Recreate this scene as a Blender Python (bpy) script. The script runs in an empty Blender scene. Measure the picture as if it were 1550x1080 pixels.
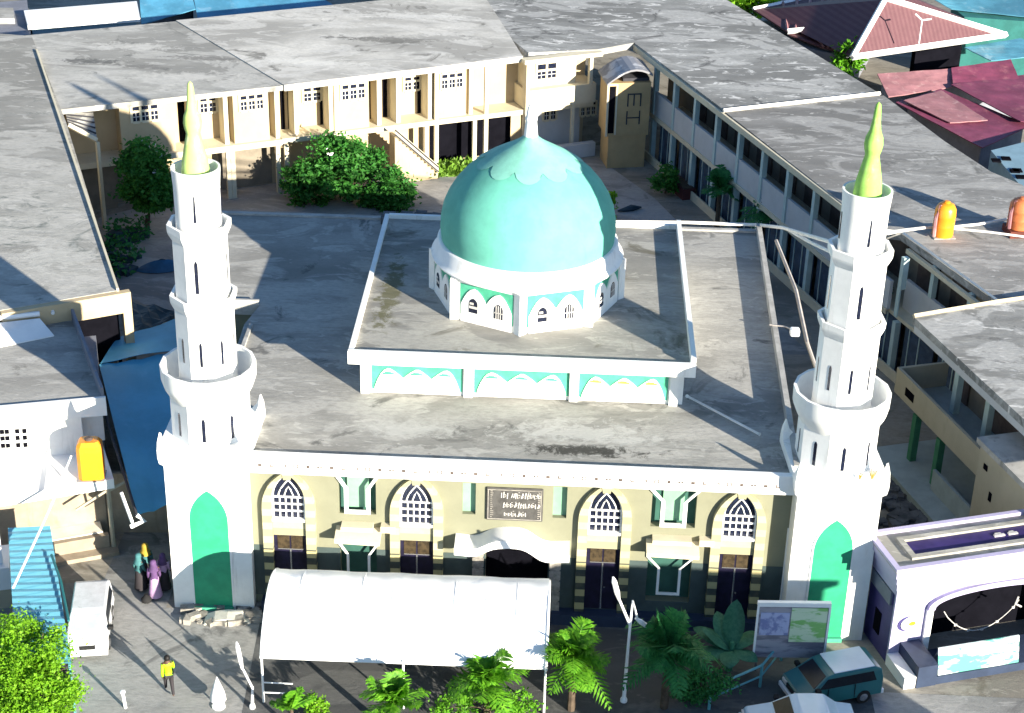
import bpy, bmesh, math, random
import numpy as np
from mathutils import Vector, Matrix
R = random.Random(7)
C = bpy.context.scene.collection
SC = bpy.context.scene
# ------------------------------------------------------------------ camera (solved from the vanishing points)
F_PX = 2643.7256; CXY = (775.0, 540.0); CAM_H = 41.0
_z = np.array([640 - 775.0, 5600 - 540.0, F_PX]); _z /= np.linalg.norm(_z); _Z = -_z
_y = np.array([898 - 775.0, -838 - 540.0, F_PX]); _y = _y - _Z * (_y @ _Z); _y /= np.linalg.norm(_y)
_X = np.cross(_y, _Z); RW = np.stack([_X, _y, _Z])
def ray(px, py): return RW @ np.array([px - CXY[0], py - CXY[1], F_PX])
def P(px, py, z=0.0):
    d = ray(px, py); t = (z - CAM_H) / d[2]
    return (float(d[0] * t), float(d[1] * t), float(z))
def PY(px, py, Y):
    d = ray(px, py); t = Y / d[1]
    return (float(d[0] * t), float(Y), float(CAM_H + d[2] * t))
# ------------------------------------------------------------------ mesh helpers
class Fr:
    """local frame: a runs along, b runs inward (left of a), c is up"""
    def __init__(s, o=(0, 0), ang=0.0, z=0.0):
        s.o = (o[0], o[1]); s.ang = ang; s.z = z; a = math.radians(ang)
        s.u = (math.cos(a), math.sin(a)); s.v = (-math.sin(a), math.cos(a))
    def pt(s, a, b, c):
        return (s.o[0] + a * s.u[0] + b * s.v[0], s.o[1] + a * s.u[1] + b * s.v[1], s.z + c)
    def hit(s, px, py, b=0.0):
        r = ray(px, py); n = s.v
        k = (s.o[0] + b * n[0]) * n[0] + (s.o[1] + b * n[1]) * n[1]
        t = k / (r[0] * n[0] + r[1] * n[1])
        p = (r[0] * t, r[1] * t)
        return ((p[0] - s.o[0]) * s.u[0] + (p[1] - s.o[1]) * s.u[1], CAM_H + r[2] * t)
W0 = Fr()
class MB:
    def __init__(s, fr=None): s.v = []; s.f = []; s.fr = fr or W0; s.smooth = False
    def add(s, pts, faces):
        n = len(s.v); s.v += [s.fr.pt(*p) for p in pts]; s.f += [tuple(i + n for i in f) for f in faces]
        return s
    def box(s, a0, a1, b0, b1, c0, c1):
        return s.add([(a0,b0,c0),(a1,b0,c0),(a1,b1,c0),(a0,b1,c0),(a0,b0,c1),(a1,b0,c1),(a1,b1,c1),(a0,b1,c1)],
                     [(3,2,1,0),(4,5,6,7),(0,1,5,4),(1,2,6,5),(2,3,7,6),(3,0,4,7)])
    def plate(s, poly, b0, b1):
        n = len(poly)
        return s.add([(p[0], b0, p[1]) for p in poly] + [(p[0], b1, p[1]) for p in poly],
                     [tuple(range(n)), tuple(range(2*n-1, n-1, -1))] + [(i, (i+1) % n, (i+1) % n + n, i + n) for i in range(n)])
    def prism(s, poly, c0, c1):
        n = len(poly); g = lambda c, i: c[i] if isinstance(c, (list, tuple)) else c
        return s.add([(p[0], p[1], g(c0, i)) for i, p in enumerate(poly)] + [(p[0], p[1], g(c1, i)) for i, p in enumerate(poly)],
                     [tuple(range(n-1, -1, -1)), tuple(range(n, 2*n))] + [(i, (i+1) % n, (i+1) % n + n, i + n) for i in range(n)])
    def loft(s, loops, cap=True, close=False):
        n = len(loops[0]); m = len(loops); pts = [p for l in loops for p in l]; fs = []
        for j in range(m if close else m - 1):
            k = (j + 1) % m
            for i in range(n): fs.append((j*n+i, j*n+(i+1) % n, k*n+(i+1) % n, k*n+i))
        if cap and not close: fs += [tuple(range(n-1, -1, -1)), tuple(range((m-1)*n, m*n))]
        return s.add(pts, fs)
    def lathe(s, prof, c=(0, 0), n=24, rot=0.0, close=False, cap=True):
        return s.loft([[(c[0] + r*math.cos(rot + 2*math.pi*i/n), c[1] + r*math.sin(rot + 2*math.pi*i/n), z) for i in range(n)] for r, z in prof], cap, close)
    def tube(s, pts, r, n=6):
        pts = [Vector(p) for p in pts]; loops = []
        for i, p in enumerate(pts):
            d = (pts[min(i+1, len(pts)-1)] - pts[max(i-1, 0)]).normalized()
            up = Vector((0,0,1)) if abs(d.z) < .9 else Vector((1,0,0))
            x = d.cross(up).normalized(); y = x.cross(d); rr = r[i] if isinstance(r, (list, tuple)) else r
            loops.append([tuple(p + rr*(math.cos(2*math.pi*k/n)*x + math.sin(2*math.pi*k/n)*y)) for k in range(n)])
        return s.loft(loops)
    def sheet(s, rows, t=.03):
        """rows of points -> slab of thickness t downwards"""
        m = len(rows); n = len(rows[0]); pts = [p for r in rows for p in r]; pts2 = [(p[0], p[1], p[2]-t) for p in pts]; N = m*n; fs = []
        for j in range(m-1):
            for i in range(n-1):
                a, b, c, d = j*n+i, j*n+i+1, (j+1)*n+i+1, (j+1)*n+i
                fs += [(a,b,c,d), (d+N,c+N,b+N,a+N)]
        edge = [i for i in range(n)] + [j*n+n-1 for j in range(1, m)] + [(m-1)*n+i for i in range(n-2, -1, -1)] + [j*n for j in range(m-2, 0, -1)]
        for i in range(len(edge)): a, b = edge[i], edge[(i+1) % len(edge)]; fs.append((b, a, a+N, b+N))
        return s.add(pts+pts2, fs)
    def build(s, name, mat, parent=None, smooth=False, recalc=True, bevel=0):
        me = bpy.data.meshes.new(name)
        off = (0, 0, 0)
        if parent is not None:
            q = parent; off = Vector((0,0,0))
            while q is not None: off = off + q.location; q = q.parent
        me.from_pydata([(p[0]-off[0], p[1]-off[1], p[2]-off[2]) for p in s.v], [], s.f)
        if recalc:
            bm = bmesh.new(); bm.from_mesh(me); bmesh.ops.recalc_face_normals(bm, faces=bm.faces)
            if bevel: bmesh.ops.bevel(bm, geom=list(bm.edges), offset=bevel, segments=1, affect='EDGES', clamp_overlap=True)
            bm.to_mesh(me); bm.free()
        if smooth:
            for p in me.polygons: p.use_smooth = True
            try: me.set_sharp_from_angle(angle=math.radians(50))
            except Exception: pass
        me.update(); me.materials.append(mat)
        o = bpy.data.objects.new(name, me); C.objects.link(o)
        if parent is not None: o.parent = parent
        return o
def tag(o, label=None, cat=None, group=None, kind=None):
    if label: o['label'] = label
    if cat: o['category'] = cat
    if group: o['group'] = group
    if kind: o['kind'] = kind
    return o
def thing(name, label, cat, loc=(0,0,0), group=None):
    o = bpy.data.objects.new(name, None); C.objects.link(o); o.location = loc; o.empty_display_size = .2
    return tag(o, label, cat, group)
def structure(o): o['kind'] = 'structure'; return o
def dup(root, loc, rotz, label, group=None, scale=1.0):
    r = root.copy(); C.objects.link(r); r.location = loc; r.rotation_euler = (0, 0, rotz); r.scale = (scale,)*3
    r['label'] = label
    if group: r['group'] = group
    for ch in list(root.children):
        c = ch.copy(); C.objects.link(c); c.parent = r
        for g in list(ch.children):
            d = g.copy(); C.objects.link(d); d.parent = c
    return r
# ------------------------------------------------------------------ materials
def srgb(r, g, b): return tuple(((c/255.)/12.92 if c/255. <= .04045 else ((c/255.+.055)/1.055)**2.4) for c in (r, g, b))
def newmat(name):
    m = bpy.data.materials.new(name); m.use_nodes = True; nt = m.node_tree
    return m, nt, nt.nodes['Principled BSDF']
def pos(nt, scale=(1,1,1), rot=0.0):
    g = nt.nodes.new('ShaderNodeNewGeometry'); mp = nt.nodes.new('ShaderNodeMapping')
    mp.inputs['Scale'].default_value = scale; mp.inputs['Rotation'].default_value = (0, 0, rot)
    nt.links.new(g.outputs['Position'], mp.inputs['Vector']); return mp.outputs['Vector']
def noise(nt, vec, scale, detail=4, rough=.6, dist=0.0):
    n = nt.nodes.new('ShaderNodeTexNoise'); n.inputs['Scale'].default_value = scale; n.inputs['Detail'].default_value = detail
    n.inputs['Roughness'].default_value = rough; n.inputs['Distortion'].default_value = dist
    nt.links.new(vec, n.inputs['Vector']); return n.outputs['Fac']
def ramp(nt, fac, lo, hi):
    r = nt.nodes.new('ShaderNodeMapRange'); r.inputs['From Min'].default_value = lo; r.inputs['From Max'].default_value = hi
    r.interpolation_type = 'SMOOTHSTEP'; nt.links.new(fac, r.inputs['Value']); return r.outputs['Result']
def mix(nt, fac, a, b):
    x = nt.nodes.new('ShaderNodeMix'); x.data_type = 'RGBA'
    for s_, val in ((x.inputs[0], fac), (x.inputs[6], a), (x.inputs[7], b)):
        if isinstance(val, bpy.types.NodeSocket): nt.links.new(val, s_)
        elif isinstance(val, (tuple, list)): s_.default_value = (*val[:3], 1)
        else: s_.default_value = val
    return x.outputs[2]
def math2(nt, op, a, b):
    x = nt.nodes.new('ShaderNodeMath'); x.operation = op
    for s_, val in ((x.inputs[0], a), (x.inputs[1], b)):
        if isinstance(val, bpy.types.NodeSocket): nt.links.new(val, s_)
        else: s_.default_value = val
    return x.outputs[0]
def bump(nt, bs, h, strength=.3, dist=.05):
    b = nt.nodes.new('ShaderNodeBump'); b.inputs['Strength'].default_value = strength; b.inputs['Distance'].default_value = dist
    nt.links.new(h, b.inputs['Height']); nt.links.new(b.outputs['Normal'], bs.inputs['Normal'])
def plain(name, col, rough=.7, var=.12, scale=1.2, metal=0.0, dirt=None, dirt_amt=.35, bmp=.0, spec=.3, vscale=.35):
    """painted surface: base colour with faint mottling and optional dirt patches"""
    m, nt, bs = newmat(name); v = pos(nt)
    n = noise(nt, v, scale, 6, .65)
    dk = tuple(c*(1-var) for c in col); lt = tuple(min(1, c*(1+var*.6)) for c in col)
    c = mix(nt, ramp(nt, n, .35, .65), dk, lt)
    if dirt:
        n2 = noise(nt, pos(nt, (1,1,vscale)), scale*1.7, 8, .7, .4)
        f = math2(nt, 'MULTIPLY', ramp(nt, n2, .53, .72), dirt_amt)
        c = mix(nt, f, c, dirt)
    nt.links.new(c, bs.inputs['Base Color']); bs.inputs['Roughness'].default_value = rough; bs.inputs['Metallic'].default_value = metal
    bs.inputs['Specular IOR Level'].default_value = spec
    if bmp: bump(nt, bs, noise(nt, v, scale*8, 4), bmp, .02)
    return m
def roofmat(name, base, dark, light, rot=0.0, seed=0, spot=None, flake=.45, grain=.5):
    """weathered concrete roof: broad tonal patches, pale laitance flakes, dark damp stains and scuffs"""
    m, nt, bs = newmat(name)
    v = pos(nt, (.45, 1.0, 1.0), rot); v1 = pos(nt, (1,1,1), rot)
    off = nt.nodes.new('ShaderNodeVectorMath'); off.inputs[1].default_value = (seed*13.1, seed*7.7, seed*3.3); nt.links.new(v, off.inputs[0]); vo = off.outputs[0]
    off1 = nt.nodes.new('ShaderNodeVectorMath'); off1.inputs[1].default_value = (seed*5.1, seed*9.7, seed*2.3); nt.links.new(v1, off1.inputs[0]); v1o = off1.outputs[0]
    big = noise(nt, vo, .16, 3, .55, .8)
    c = mix(nt, ramp(nt, big, .36, .62), tuple(x*.66 for x in base), tuple(min(1, x*1.20) for x in base))
    med = noise(nt, vo, .9, 8, .72, .6)
    c = mix(nt, math2(nt, 'MULTIPLY', ramp(nt, med, .42, .66), grain), c, tuple(x*.62 for x in base))
    fl = noise(nt, vo, 1.5, 7, .62, 1.2)
    c = mix(nt, math2(nt, 'MULTIPLY', ramp(nt, fl, .57, .63), flake), c, light)
    pale = noise(nt, vo, .30, 5, .6, 1.6)
    c = mix(nt, math2(nt, 'MULTIPLY', ramp(nt, pale, .51, .57), .65), c, tuple((a+b)/2 for a, b in zip(base, light)))
    st = noise(nt, v1o, .33, 8, .66, 1.4)
    c = mix(nt, math2(nt, 'MULTIPLY', ramp(nt, st, .57, .68), .85), c, dark)
    fine = noise(nt, vo, 7.0, 6, .75)
    c = mix(nt, math2(nt, 'MULTIPLY', ramp(nt, fine, .40, .68), .40), c, tuple(x*.6 for x in base))
    if spot:
        for (sx, sy, rx, ry, col, amt) in spot:
            sub = nt.nodes.new('ShaderNodeVectorMath'); sub.operation = 'SUBTRACT'; sub.inputs[1].default_value = (sx, sy, 0)
            g = nt.nodes.new('ShaderNodeNewGeometry'); nt.links.new(g.outputs['Position'], sub.inputs[0])
            mul = nt.nodes.new('ShaderNodeVectorMath'); mul.operation = 'MULTIPLY'; mul.inputs[1].default_value = (1/rx, 1/ry, 0); nt.links.new(sub.outputs[0], mul.inputs[0])
            ln = nt.nodes.new('ShaderNodeVectorMath'); ln.operation = 'LENGTH'; nt.links.new(mul.outputs[0], ln.inputs[0])
            d = math2(nt, 'SUBTRACT', 1.0, ln.outputs['Value'])
            nn = noise(nt, v1o, 1.7, 8, .75, .5)
            k = math2(nt, 'ADD', d, math2(nt, 'MULTIPLY', math2(nt, 'SUBTRACT', nn, .5), 3.2))
            c = mix(nt, math2(nt, 'MULTIPLY', ramp(nt, k, .25, .75), amt), c, col)
    nt.links.new(c, bs.inputs['Base Color']); bs.inputs['Roughness'].default_value = .92; bs.inputs['Specular IOR Level'].default_value = .15
    bump(nt, bs, math2(nt, 'ADD', fine, math2(nt, 'MULTIPLY', med, 2.0)), .35, .05)
    return m
def stripes(name, c1, c2, period, axis='Z', duty=.5, rough=.7, ang=0.0):
    m, nt, bs = newmat(name); v = pos(nt, (1,1,1), math.radians(-ang)); sep = nt.nodes.new('ShaderNodeSeparateXYZ'); nt.links.new(v, sep.inputs[0])
    fr = math2(nt, 'FRACT', math2(nt, 'DIVIDE', sep.outputs[axis], period), 0)
    f = ramp(nt, fr, duty-.03, duty+.03)
    n = noise(nt, v, 2.0, 6, .7)
    c = mix(nt, f, c1, c2); c = mix(nt, math2(nt, 'MULTIPLY', ramp(nt, n, .4, .7), .25), c, tuple(x*.55 for x in c1))
    nt.links.new(c, bs.inputs['Base Color']); bs.inputs['Roughness'].default_value = rough; bs.inputs['Specular IOR Level'].default_value = .2
    return m
def leafmat(name, col, lt, trans=.35):
    m, nt, bs = newmat(name); v = pos(nt)
    n = noise(nt, v, 9.0, 2); n2 = noise(nt, v, 1.1, 3)
    c = mix(nt, ramp(nt, n, .35, .65), col, lt); c = mix(nt, math2(nt, 'MULTIPLY', ramp(nt, n2, .45, .62), .45), c, tuple(x*.55 for x in col))
    nt.links.new(c, bs.inputs['Base Color']); bs.inputs['Roughness'].default_value = .55; bs.inputs['Specular IOR Level'].default_value = .25
    tr = nt.nodes.new('ShaderNodeBsdfTranslucent'); nt.links.new(c, tr.inputs['Color'])
    mx = nt.nodes.new('ShaderNodeMixShader'); mx.inputs[0].default_value = trans
    nt.links.new(bs.outputs[0], mx.inputs[1]); nt.links.new(tr.outputs[0], mx.inputs[2])
    nt.links.new(mx.outputs[0], nt.nodes['Material Output'].inputs['Surface']); return m
def patched(name, col, patch, scale, lo, hi, rough=.6, amt=.8, vs=(1,1,1)):
    m, nt, bs = newmat(name); v = pos(nt, vs); n = noise(nt, v, scale, 6, .6, .3)
    c = mix(nt, math2(nt, 'MULTIPLY', ramp(nt, n, lo, hi), amt), col, patch)
    nt.links.new(c, bs.inputs['Base Color']); bs.inputs['Roughness'].default_value = rough; bs.inputs['Specular IOR Level'].default_value = .25
    return m
M = {}
M['white'] = plain('white_paint', (.85,.85,.83), .65, .05, dirt=(.42,.40,.35), dirt_amt=.38, bmp=.12, vscale=.14)
M['white_trim'] = plain('white_trim', (.86,.86,.85), .5, .04)
M['white_metal'] = plain('white_metal', (.82,.83,.84), .35, .04)
M['dark'] = plain('dark_interior', (.006,.006,.009), .95, .2, spec=0.0)
M['dark_glass'] = plain('dark_glass', (.012,.016,.035), .12, .3, 6, spec=.6)
M['navy_door'] = plain('navy_door', (.014,.012,.035), .45, .3, 3)
M['brown_door'] = plain('brown_transom', (.05,.035,.018), .6, .5, 5)
M['facade'] = plain('cream_facade', (.215,.215,.150), .8, .06, .8, dirt=(.17,.17,.115), dirt_amt=.3, bmp=.1)
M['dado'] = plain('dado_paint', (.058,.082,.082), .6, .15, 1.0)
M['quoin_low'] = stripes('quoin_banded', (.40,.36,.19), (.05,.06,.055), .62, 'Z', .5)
M['facade_dark'] = plain('niche_green', (.035,.105,.085), .6, .15)
M['niche_lit'] = plain('niche_pale_green', (.21,.40,.27), .6, .12)
M['quoin'] = stripes('quoin_stone', (.46,.43,.29), (.33,.315,.20), .62, 'Z', .5)
M['jade'] = plain('jade_panel', (.032,.33,.175), .5, .12, 1.5)
M['jade_arch'] = plain('jade_band', (.07,.38,.24), .6, .15, 2)
M['dome'] = plain('dome_green', (.13,.43,.345), .7, .10, .9, dirt=(.07,.28,.22), dirt_amt=.30, spec=.15, vscale=.16)
M['dome_cap'] = plain('dome_cap', (.19,.47,.39), .7, .1, 2)
M['spire'] = plain('spire_green', (.30,.56,.12), .55, .15, 2.5, dirt=(.55,.66,.35), dirt_amt=.6, spec=.2)
M['spire_pale'] = plain('spire_pale', (.46,.62,.20), .55, .1, 2.5, dirt=(.70,.74,.50), dirt_amt=.7, spec=.2)
M['gold'] = plain('gold_trim', (.45,.33,.08), .5, .2)
M['roof_mosque'] = roofmat('mosque_roof', (.34,.33,.305), (.10,.10,.095), (.58,.56,.52), 0.0, 1,
    spot=[(1.2, 57.6, 3.6, .75, (.035,.034,.03), .9), (1.0, 58.9, 4.5, 1.3, (.52,.51,.48), .7), (-5.5, 58.6, 3, 1.0, (.5,.49,.46), .6)])
M['roof_terrace'] = roofmat('terrace_roof', (.33,.32,.295), (.13,.12,.09), (.55,.53,.47), 0.0, 2,
    spot=[(-7.2, 67.0, .75, 5.5, (.12,.115,.06), .85)])
M['roof_left'] = roofmat('left_roof', (.39,.38,.35), (.12,.14,.13), (.62,.60,.56), .4, 3, spot=[(-23.5, 73.5, 3, 2.5, (.55,.54,.5), .5)])
def spot(px, py, rx, ry, col, amt):
    q = P(px, py, 6.9); return (q[0], q[1], rx, ry, col, amt)
M['roof_far'] = roofmat('far_roof', (.54,.52,.48), (.15,.145,.13), (.74,.72,.68), .44, 4,
    spot=[spot(590, 62, 4.0, 1.1, (.16,.155,.14), .75), spot(515, 58, 1.6, .5, (.14,.135,.125), .8), spot(660, 58, 4.5, 1.0, (.28,.27,.25), .6), spot(470, 95, 5, 1.0, (.70,.68,.63), .6), spot(620, 25, 6, 1.5, (.72,.70,.66), .5)])
M['roof_far2'] = roofmat('far_roof_left', (.42,.41,.38), (.15,.15,.14), (.66,.64,.60), .44, 5,
    spot=[spot(140, 92, 3.2, .8, (.12,.12,.115), .8), spot(215, 100, 2.6, .7, (.18,.175,.165), .7), spot(320, 88, 5, .7, (.17,.165,.155), .7), spot(200, 70, 4, 1.2, (.62,.60,.56), .6), spot(300, 115, 5, 1.2, (.60,.58,.54), .5)])
M['roof_wing'] = roofmat('wing_roof', (.30,.30,.29), (.09,.09,.09), (.70,.69,.67), .44, 6, None, .9, .7)
M['roof_wing2'] = roofmat('wing_roof_south', (.285,.28,.27), (.13,.13,.125), (.56,.55,.53), .44, 8, None, .6, .55)
M['roof_shop'] = roofmat('shop_roof', (.36,.35,.325), (.17,.165,.15), (.58,.56,.52), .2, 9)
M['ground'] = roofmat('ground_dirt', (.28,.26,.225), (.14,.125,.10), (.38,.355,.31), .6, 10)
M['court'] = roofmat('court_concrete', (.32,.315,.31), (.20,.195,.19), (.44,.43,.415), .44, 11)
M['street'] = roofmat('street_surface', (.27,.27,.265), (.13,.13,.13), (.40,.395,.385), .9, 12)
M['parapet'] = plain('grey_parapet', (.40,.39,.37), .85, .2, 1.0, dirt=(.14,.14,.13), dirt_amt=.6)
M['dark_edge'] = plain('dark_roof_edge', (.05,.05,.06), .9, .2)
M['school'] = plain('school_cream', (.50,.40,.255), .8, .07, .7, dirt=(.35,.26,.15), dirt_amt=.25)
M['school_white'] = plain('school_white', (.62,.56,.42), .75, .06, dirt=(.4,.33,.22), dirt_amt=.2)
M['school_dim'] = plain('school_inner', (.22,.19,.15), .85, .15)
M['tower'] = plain('tower_ochre', (.46,.325,.17), .8, .08, .9, dirt=(.3,.2,.1), dirt_amt=.25)
M['wing_wall'] = plain('wing_grey', (.52,.53,.54), .8, .06, .7, dirt=(.2,.2,.2), dirt_amt=.25)
M['wing_post'] = plain('wing_post', (.46,.58,.57), .6, .1)
M['brown_panel'] = plain('brown_panel', (.10,.075,.065), .7, .3, 1.5)
M['cream_wall'] = plain('cream_wall', (.43,.385,.29), .8, .06, .8, dirt=(.27,.23,.16), dirt_amt=.3)
M['green_post'] = plain('green_post', (.05,.20,.11), .6, .15)
M['porch'] = plain('porch_slab', (.32,.38,.39), .7, .12)
M['blueglass'] = plain('blue_glass', (.05,.075,.12), .15, .3, 1.5, spec=.6)
M['maroon'] = stripes('maroon_roof', (.115,.052,.062), (.135,.066,.074), .35, 'X', .5, .55, 25)
M['maroon_rib'] = stripes('maroon_rib', (.085,.035,.05), (.36,.26,.26), 1.15, 'X', .72, .6, 12)
M['purple'] = plain('plum_sheet', (.19,.045,.085), .55, .25, .6, dirt=(.32,.13,.15), dirt_amt=.7)
M['pinkish'] = plain('pink_sheet', (.31,.145,.16), .6, .2, .8, dirt=(.6,.42,.40), dirt_amt=.5)
M['turq'] = plain('turquoise_sheet', (.07,.22,.31), .35, .2, .5, dirt=(.3,.45,.52), dirt_amt=.5)
M['teal_wall'] = plain('teal_wall', (.03,.16,.15), .6, .15)
M['blue_wall'] = plain('pale_blue_wall', (.20,.32,.40), .7, .1, dirt=(.1,.15,.2), dirt_amt=.3)
M['awning'] = plain('blue_tarp', (.10,.40,.60), .55, .12, .5, dirt=(.14,.46,.66), dirt_amt=.5)
M['tealroof'] = stripes('teal_corrugated', (.13,.38,.50), (.10,.32,.42), .42, 'Y', .82, .5, 20)
M['tan'] = plain('tan_wall', (.33,.275,.21), .85, .15, 1.2, dirt=(.2,.16,.11), dirt_amt=.5)
M['tank'] = plain('orange_tank', (.78,.28,.015), .35, .08, 2, spec=.5)
M['tank2'] = plain('rust_tank', (.52,.16,.06), .45, .15, 2)
M['tank_foot'] = plain('rust_stand', (.12,.03,.02), .7, .3)
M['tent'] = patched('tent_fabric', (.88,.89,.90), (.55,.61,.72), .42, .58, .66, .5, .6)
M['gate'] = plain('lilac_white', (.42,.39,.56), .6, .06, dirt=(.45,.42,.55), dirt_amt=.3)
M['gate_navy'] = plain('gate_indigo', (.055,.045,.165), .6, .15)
M['gate_trough'] = plain('gate_trough', (.035,.022,.11), .5, .2)
M['gate_roof'] = roofmat('gate_roof', (.42,.41,.37), (.22,.21,.19), (.55,.53,.49), .3, 13)
M['plinth'] = plain('navy_plinth', (.03,.045,.085), .5, .15)
M['yellow'] = plain('yellow_paint', (.75,.55,.02), .5, .1)
M['banner'] = patched('sea_mural', (.62,.72,.72), (.02,.26,.21), 1.1, .46, .55, .5, .9, (.6,.6,2.2))
M['poster_green'] = patched('green_poster', (.62,.74,.52), (.20,.50,.12), 1.3, .45, .55, .5, .9, (.6,1,2.0))
M['poster_blue'] = patched('blue_poster', (.45,.48,.68), (.17,.19,.40), 2.2, .45, .58, .5, .8)
M['poster_grey'] = patched('grey_poster', (.36,.34,.38), (.15,.14,.18), 1.5, .45, .6, .6, .8, (.5,1,2))
M['plaque'] = patched('grey_plaque', (.085,.082,.078), (.05,.048,.046), 3.0, .4, .6, .6, .8)
M['silver'] = plain('silver_letters', (.55,.53,.50), .5, .15, 6)
M['lead'] = leafmat('leaf_dark', (.03,.165,.03), (.08,.27,.04), .35)
M['leafy'] = leafmat('leaf_bright', (.13,.34,.012), (.24,.48,.025), .35)
M['leafpalm'] = leafmat('palm_leaf', (.07,.25,.012), (.17,.42,.025), .35)
M['leafdeep'] = leafmat('palm_leaf_deep', (.02,.15,.04), (.05,.24,.06), .25)
M['leafbanana'] = leafmat('banana_leaf', (.045,.17,.10), (.07,.22,.13), .25)
M['bark'] = plain('bark', (.09,.065,.045), .9, .3, 4)
M['grass'] = leafmat('grass_blade', (.10,.22,.02), (.18,.32,.04), .2)
M['skin'] = plain('skin', (.09,.045,.028), .6, .1)
M['hair'] = plain('hair', (.008,.007,.007), .6, .1)
M['hiviz'] = plain('lime_jacket', (.36,.74,.01), .6, .1, 5)
M['trouser'] = plain('dark_cloth', (.03,.026,.03), .8, .2)
M['lilac_cloth'] = plain('lilac_cloth', (.42,.27,.45), .8, .15, 4)
M['plum_cloth'] = plain('plum_cloth', (.10,.05,.14), .8, .2, 4)
M['teal_cloth'] = plain('teal_cloth', (.05,.16,.17), .8, .15, 4)
M['yellow_cloth'] = plain('yellow_cloth', (.35,.24,.03), .8, .15, 4)
M['white_cloth'] = plain('white_cloth', (.75,.74,.76), .8, .1, 4)
M['carwhite'] = plain('car_white', (.74,.76,.80), .25, .04, spec=.5)
M['vangrey'] = plain('van_grey_white', (.56,.57,.60), .35, .1, 2, dirt=(.3,.3,.3), dirt_amt=.5)
M['carblue'] = plain('car_pale_blue', (.55,.68,.76), .22, .04, spec=.5)
M['carteal'] = plain('car_teal', (.02,.13,.14), .3, .06, spec=.5)
M['carglass'] = plain('car_glass', (.012,.016,.022), .2, .2, 3, spec=.25)
M['windscreen'] = plain('windscreen', (.30,.33,.40), .15, .12, 2, spec=.6)
M['cardark'] = plain('car_dark', (.06,.06,.065), .35, .2, spec=.5)
M['tyre'] = plain('tyre', (.015,.015,.016), .85, .1)
M['chrome'] = plain('chrome', (.6,.6,.62), .25, .05, metal=.8)
M['railteal'] = plain('rail_teal', (.12,.34,.37), .4, .1)
M['debris'] = plain('debris', (.30,.28,.25), .9, .35, 3)
M['darkrubble'] = plain('dark_rubble', (.11,.115,.125), .95, .4, 1.5)
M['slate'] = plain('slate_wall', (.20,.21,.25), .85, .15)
M['metal_sheet'] = patched('metal_sheet', (.22,.22,.24), (.50,.50,.52), .9, .5, .6, .4, .8, (1,1,.4))
M['pipe'] = plain('white_pipe', (.78,.76,.72), .5, .08)
M['greypipe'] = plain('grey_pipe', (.45,.41,.38), .6, .15)
M['pale_sand'] = plain('pale_sand', (.72,.69,.60), .9, .12, 2)
M['planter'] = plain('maroon_planter', (.10,.03,.03), .7, .2)
M['bluepanel'] = plain('blue_sheet', (.07,.24,.38), .35, .2, .6, dirt=(.2,.34,.46), dirt_amt=.6)
M['deepblue'] = plain('blue_tank', (.02,.10,.20), .4, .2)
M['tarp_dark'] = plain('dark_tarp', (.03,.06,.08), .6, .2)
M['asphalt'] = roofmat('dark_asphalt', (.125,.128,.132), (.05,.05,.05), (.17,.17,.165), .2, 15)
# ------------------------------------------------------------------ GROUND
g = MB(); g.add([(-1500,-800,0),(1500,-800,0),(1500,2600,0),(-1500,2600,0)], [(0,1,2,3)]); structure(g.build('ground', M['ground']))
g = MB(); g.add([(-200,20,.004),(200,20,.004),(200,52.6,.004),(12.4,52.6,.004),(9.0,55.9,.004),(-15,55.9,.004),(-15,64,.004),(-17.9,64,.004),(-17.9,57.4,.004),(-200,40,.004)], [tuple(range(10))]); structure(g.build('street', M['street']))
g = MB(); g.add([(-10.4,40,.008),(12.2,40,.008),(12.2,52.5,.008),(9.0,55.9,.008),(-11.2,55.9,.008)], [(0,1,2,3,4)]); structure(g.build('forecourt', M['asphalt']))
cy = [P(178,440,0)[:2], P(235,470,0)[:2], (-16.9,79.7), (9.9,79.8), (13,80), P(990,300,0)[:2], P(905,240,0)[:2], P(660,250,0)[:2], P(350,278,0)[:2], P(150,330,0)[:2], (-27,80)]
g = MB(); g.add([(p[0], p[1], .004) for p in cy], [tuple(range(len(cy)))]); structure(g.build('courtyard', M['court']))
# ------------------------------------------------------------------ MOSQUE
mosque = thing('mosque', 'cream mosque hall with flat grey roof and raised terrace carrying the big green dome', 'mosque', (-1.2, 66.0, 0))
FY = 56.4
FA = Fr((0, FY), 0)
def fx(px, py, b=0): return PY(px, py, FY + b)[0]
def fz(px, py, b=0): return PY(px, py, FY + b)[2]
XL, XR = -11.5, 9.15; DADO = 2.85
ROOFZ = 7.0
# niches in the front wall: (x0,x1,z0,z1)
n1 = (fx(513,750), fx(569,750)); n2 = (fx(987,760), fx(1055,760))
s1 = (fx(700,760), fx(720,760)); s2 = (fx(837,765), fx(858,765)); ent = (fx(735,840), fx(830,840))
cols = [(n1[0], n1[1], [(1.0, 3.25), (4.45, 6.35)]), (s1[0], s1[1], [(4.65, 6.05)]), (ent[0], ent[1], [(.0, 3.55)]), (s2[0], s2[1], [(4.65, 6.05)]), (n2[0], n2[1], [(1.0, 3.25), (4.45, 6.35)])]
cols = [cols[0], cols[1], cols[2], cols[3], cols[4]]
w = MB(FA); x = XL
for (a, b, hs) in cols:
    w.box(x, a, 0, .55, 0, 6.5)
    z = 0
    for (h0, h1) in hs:
        if h0 > z: w.box(a, b, 0, .55, z, h0)
        z = h1
    w.box(a, b, 0, .55, z, 6.5); x = b
w.box(x, XR, 0, .55, 0, 6.5)
w.box(XL, XR, .55, .60, 0, 6.5)
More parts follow.
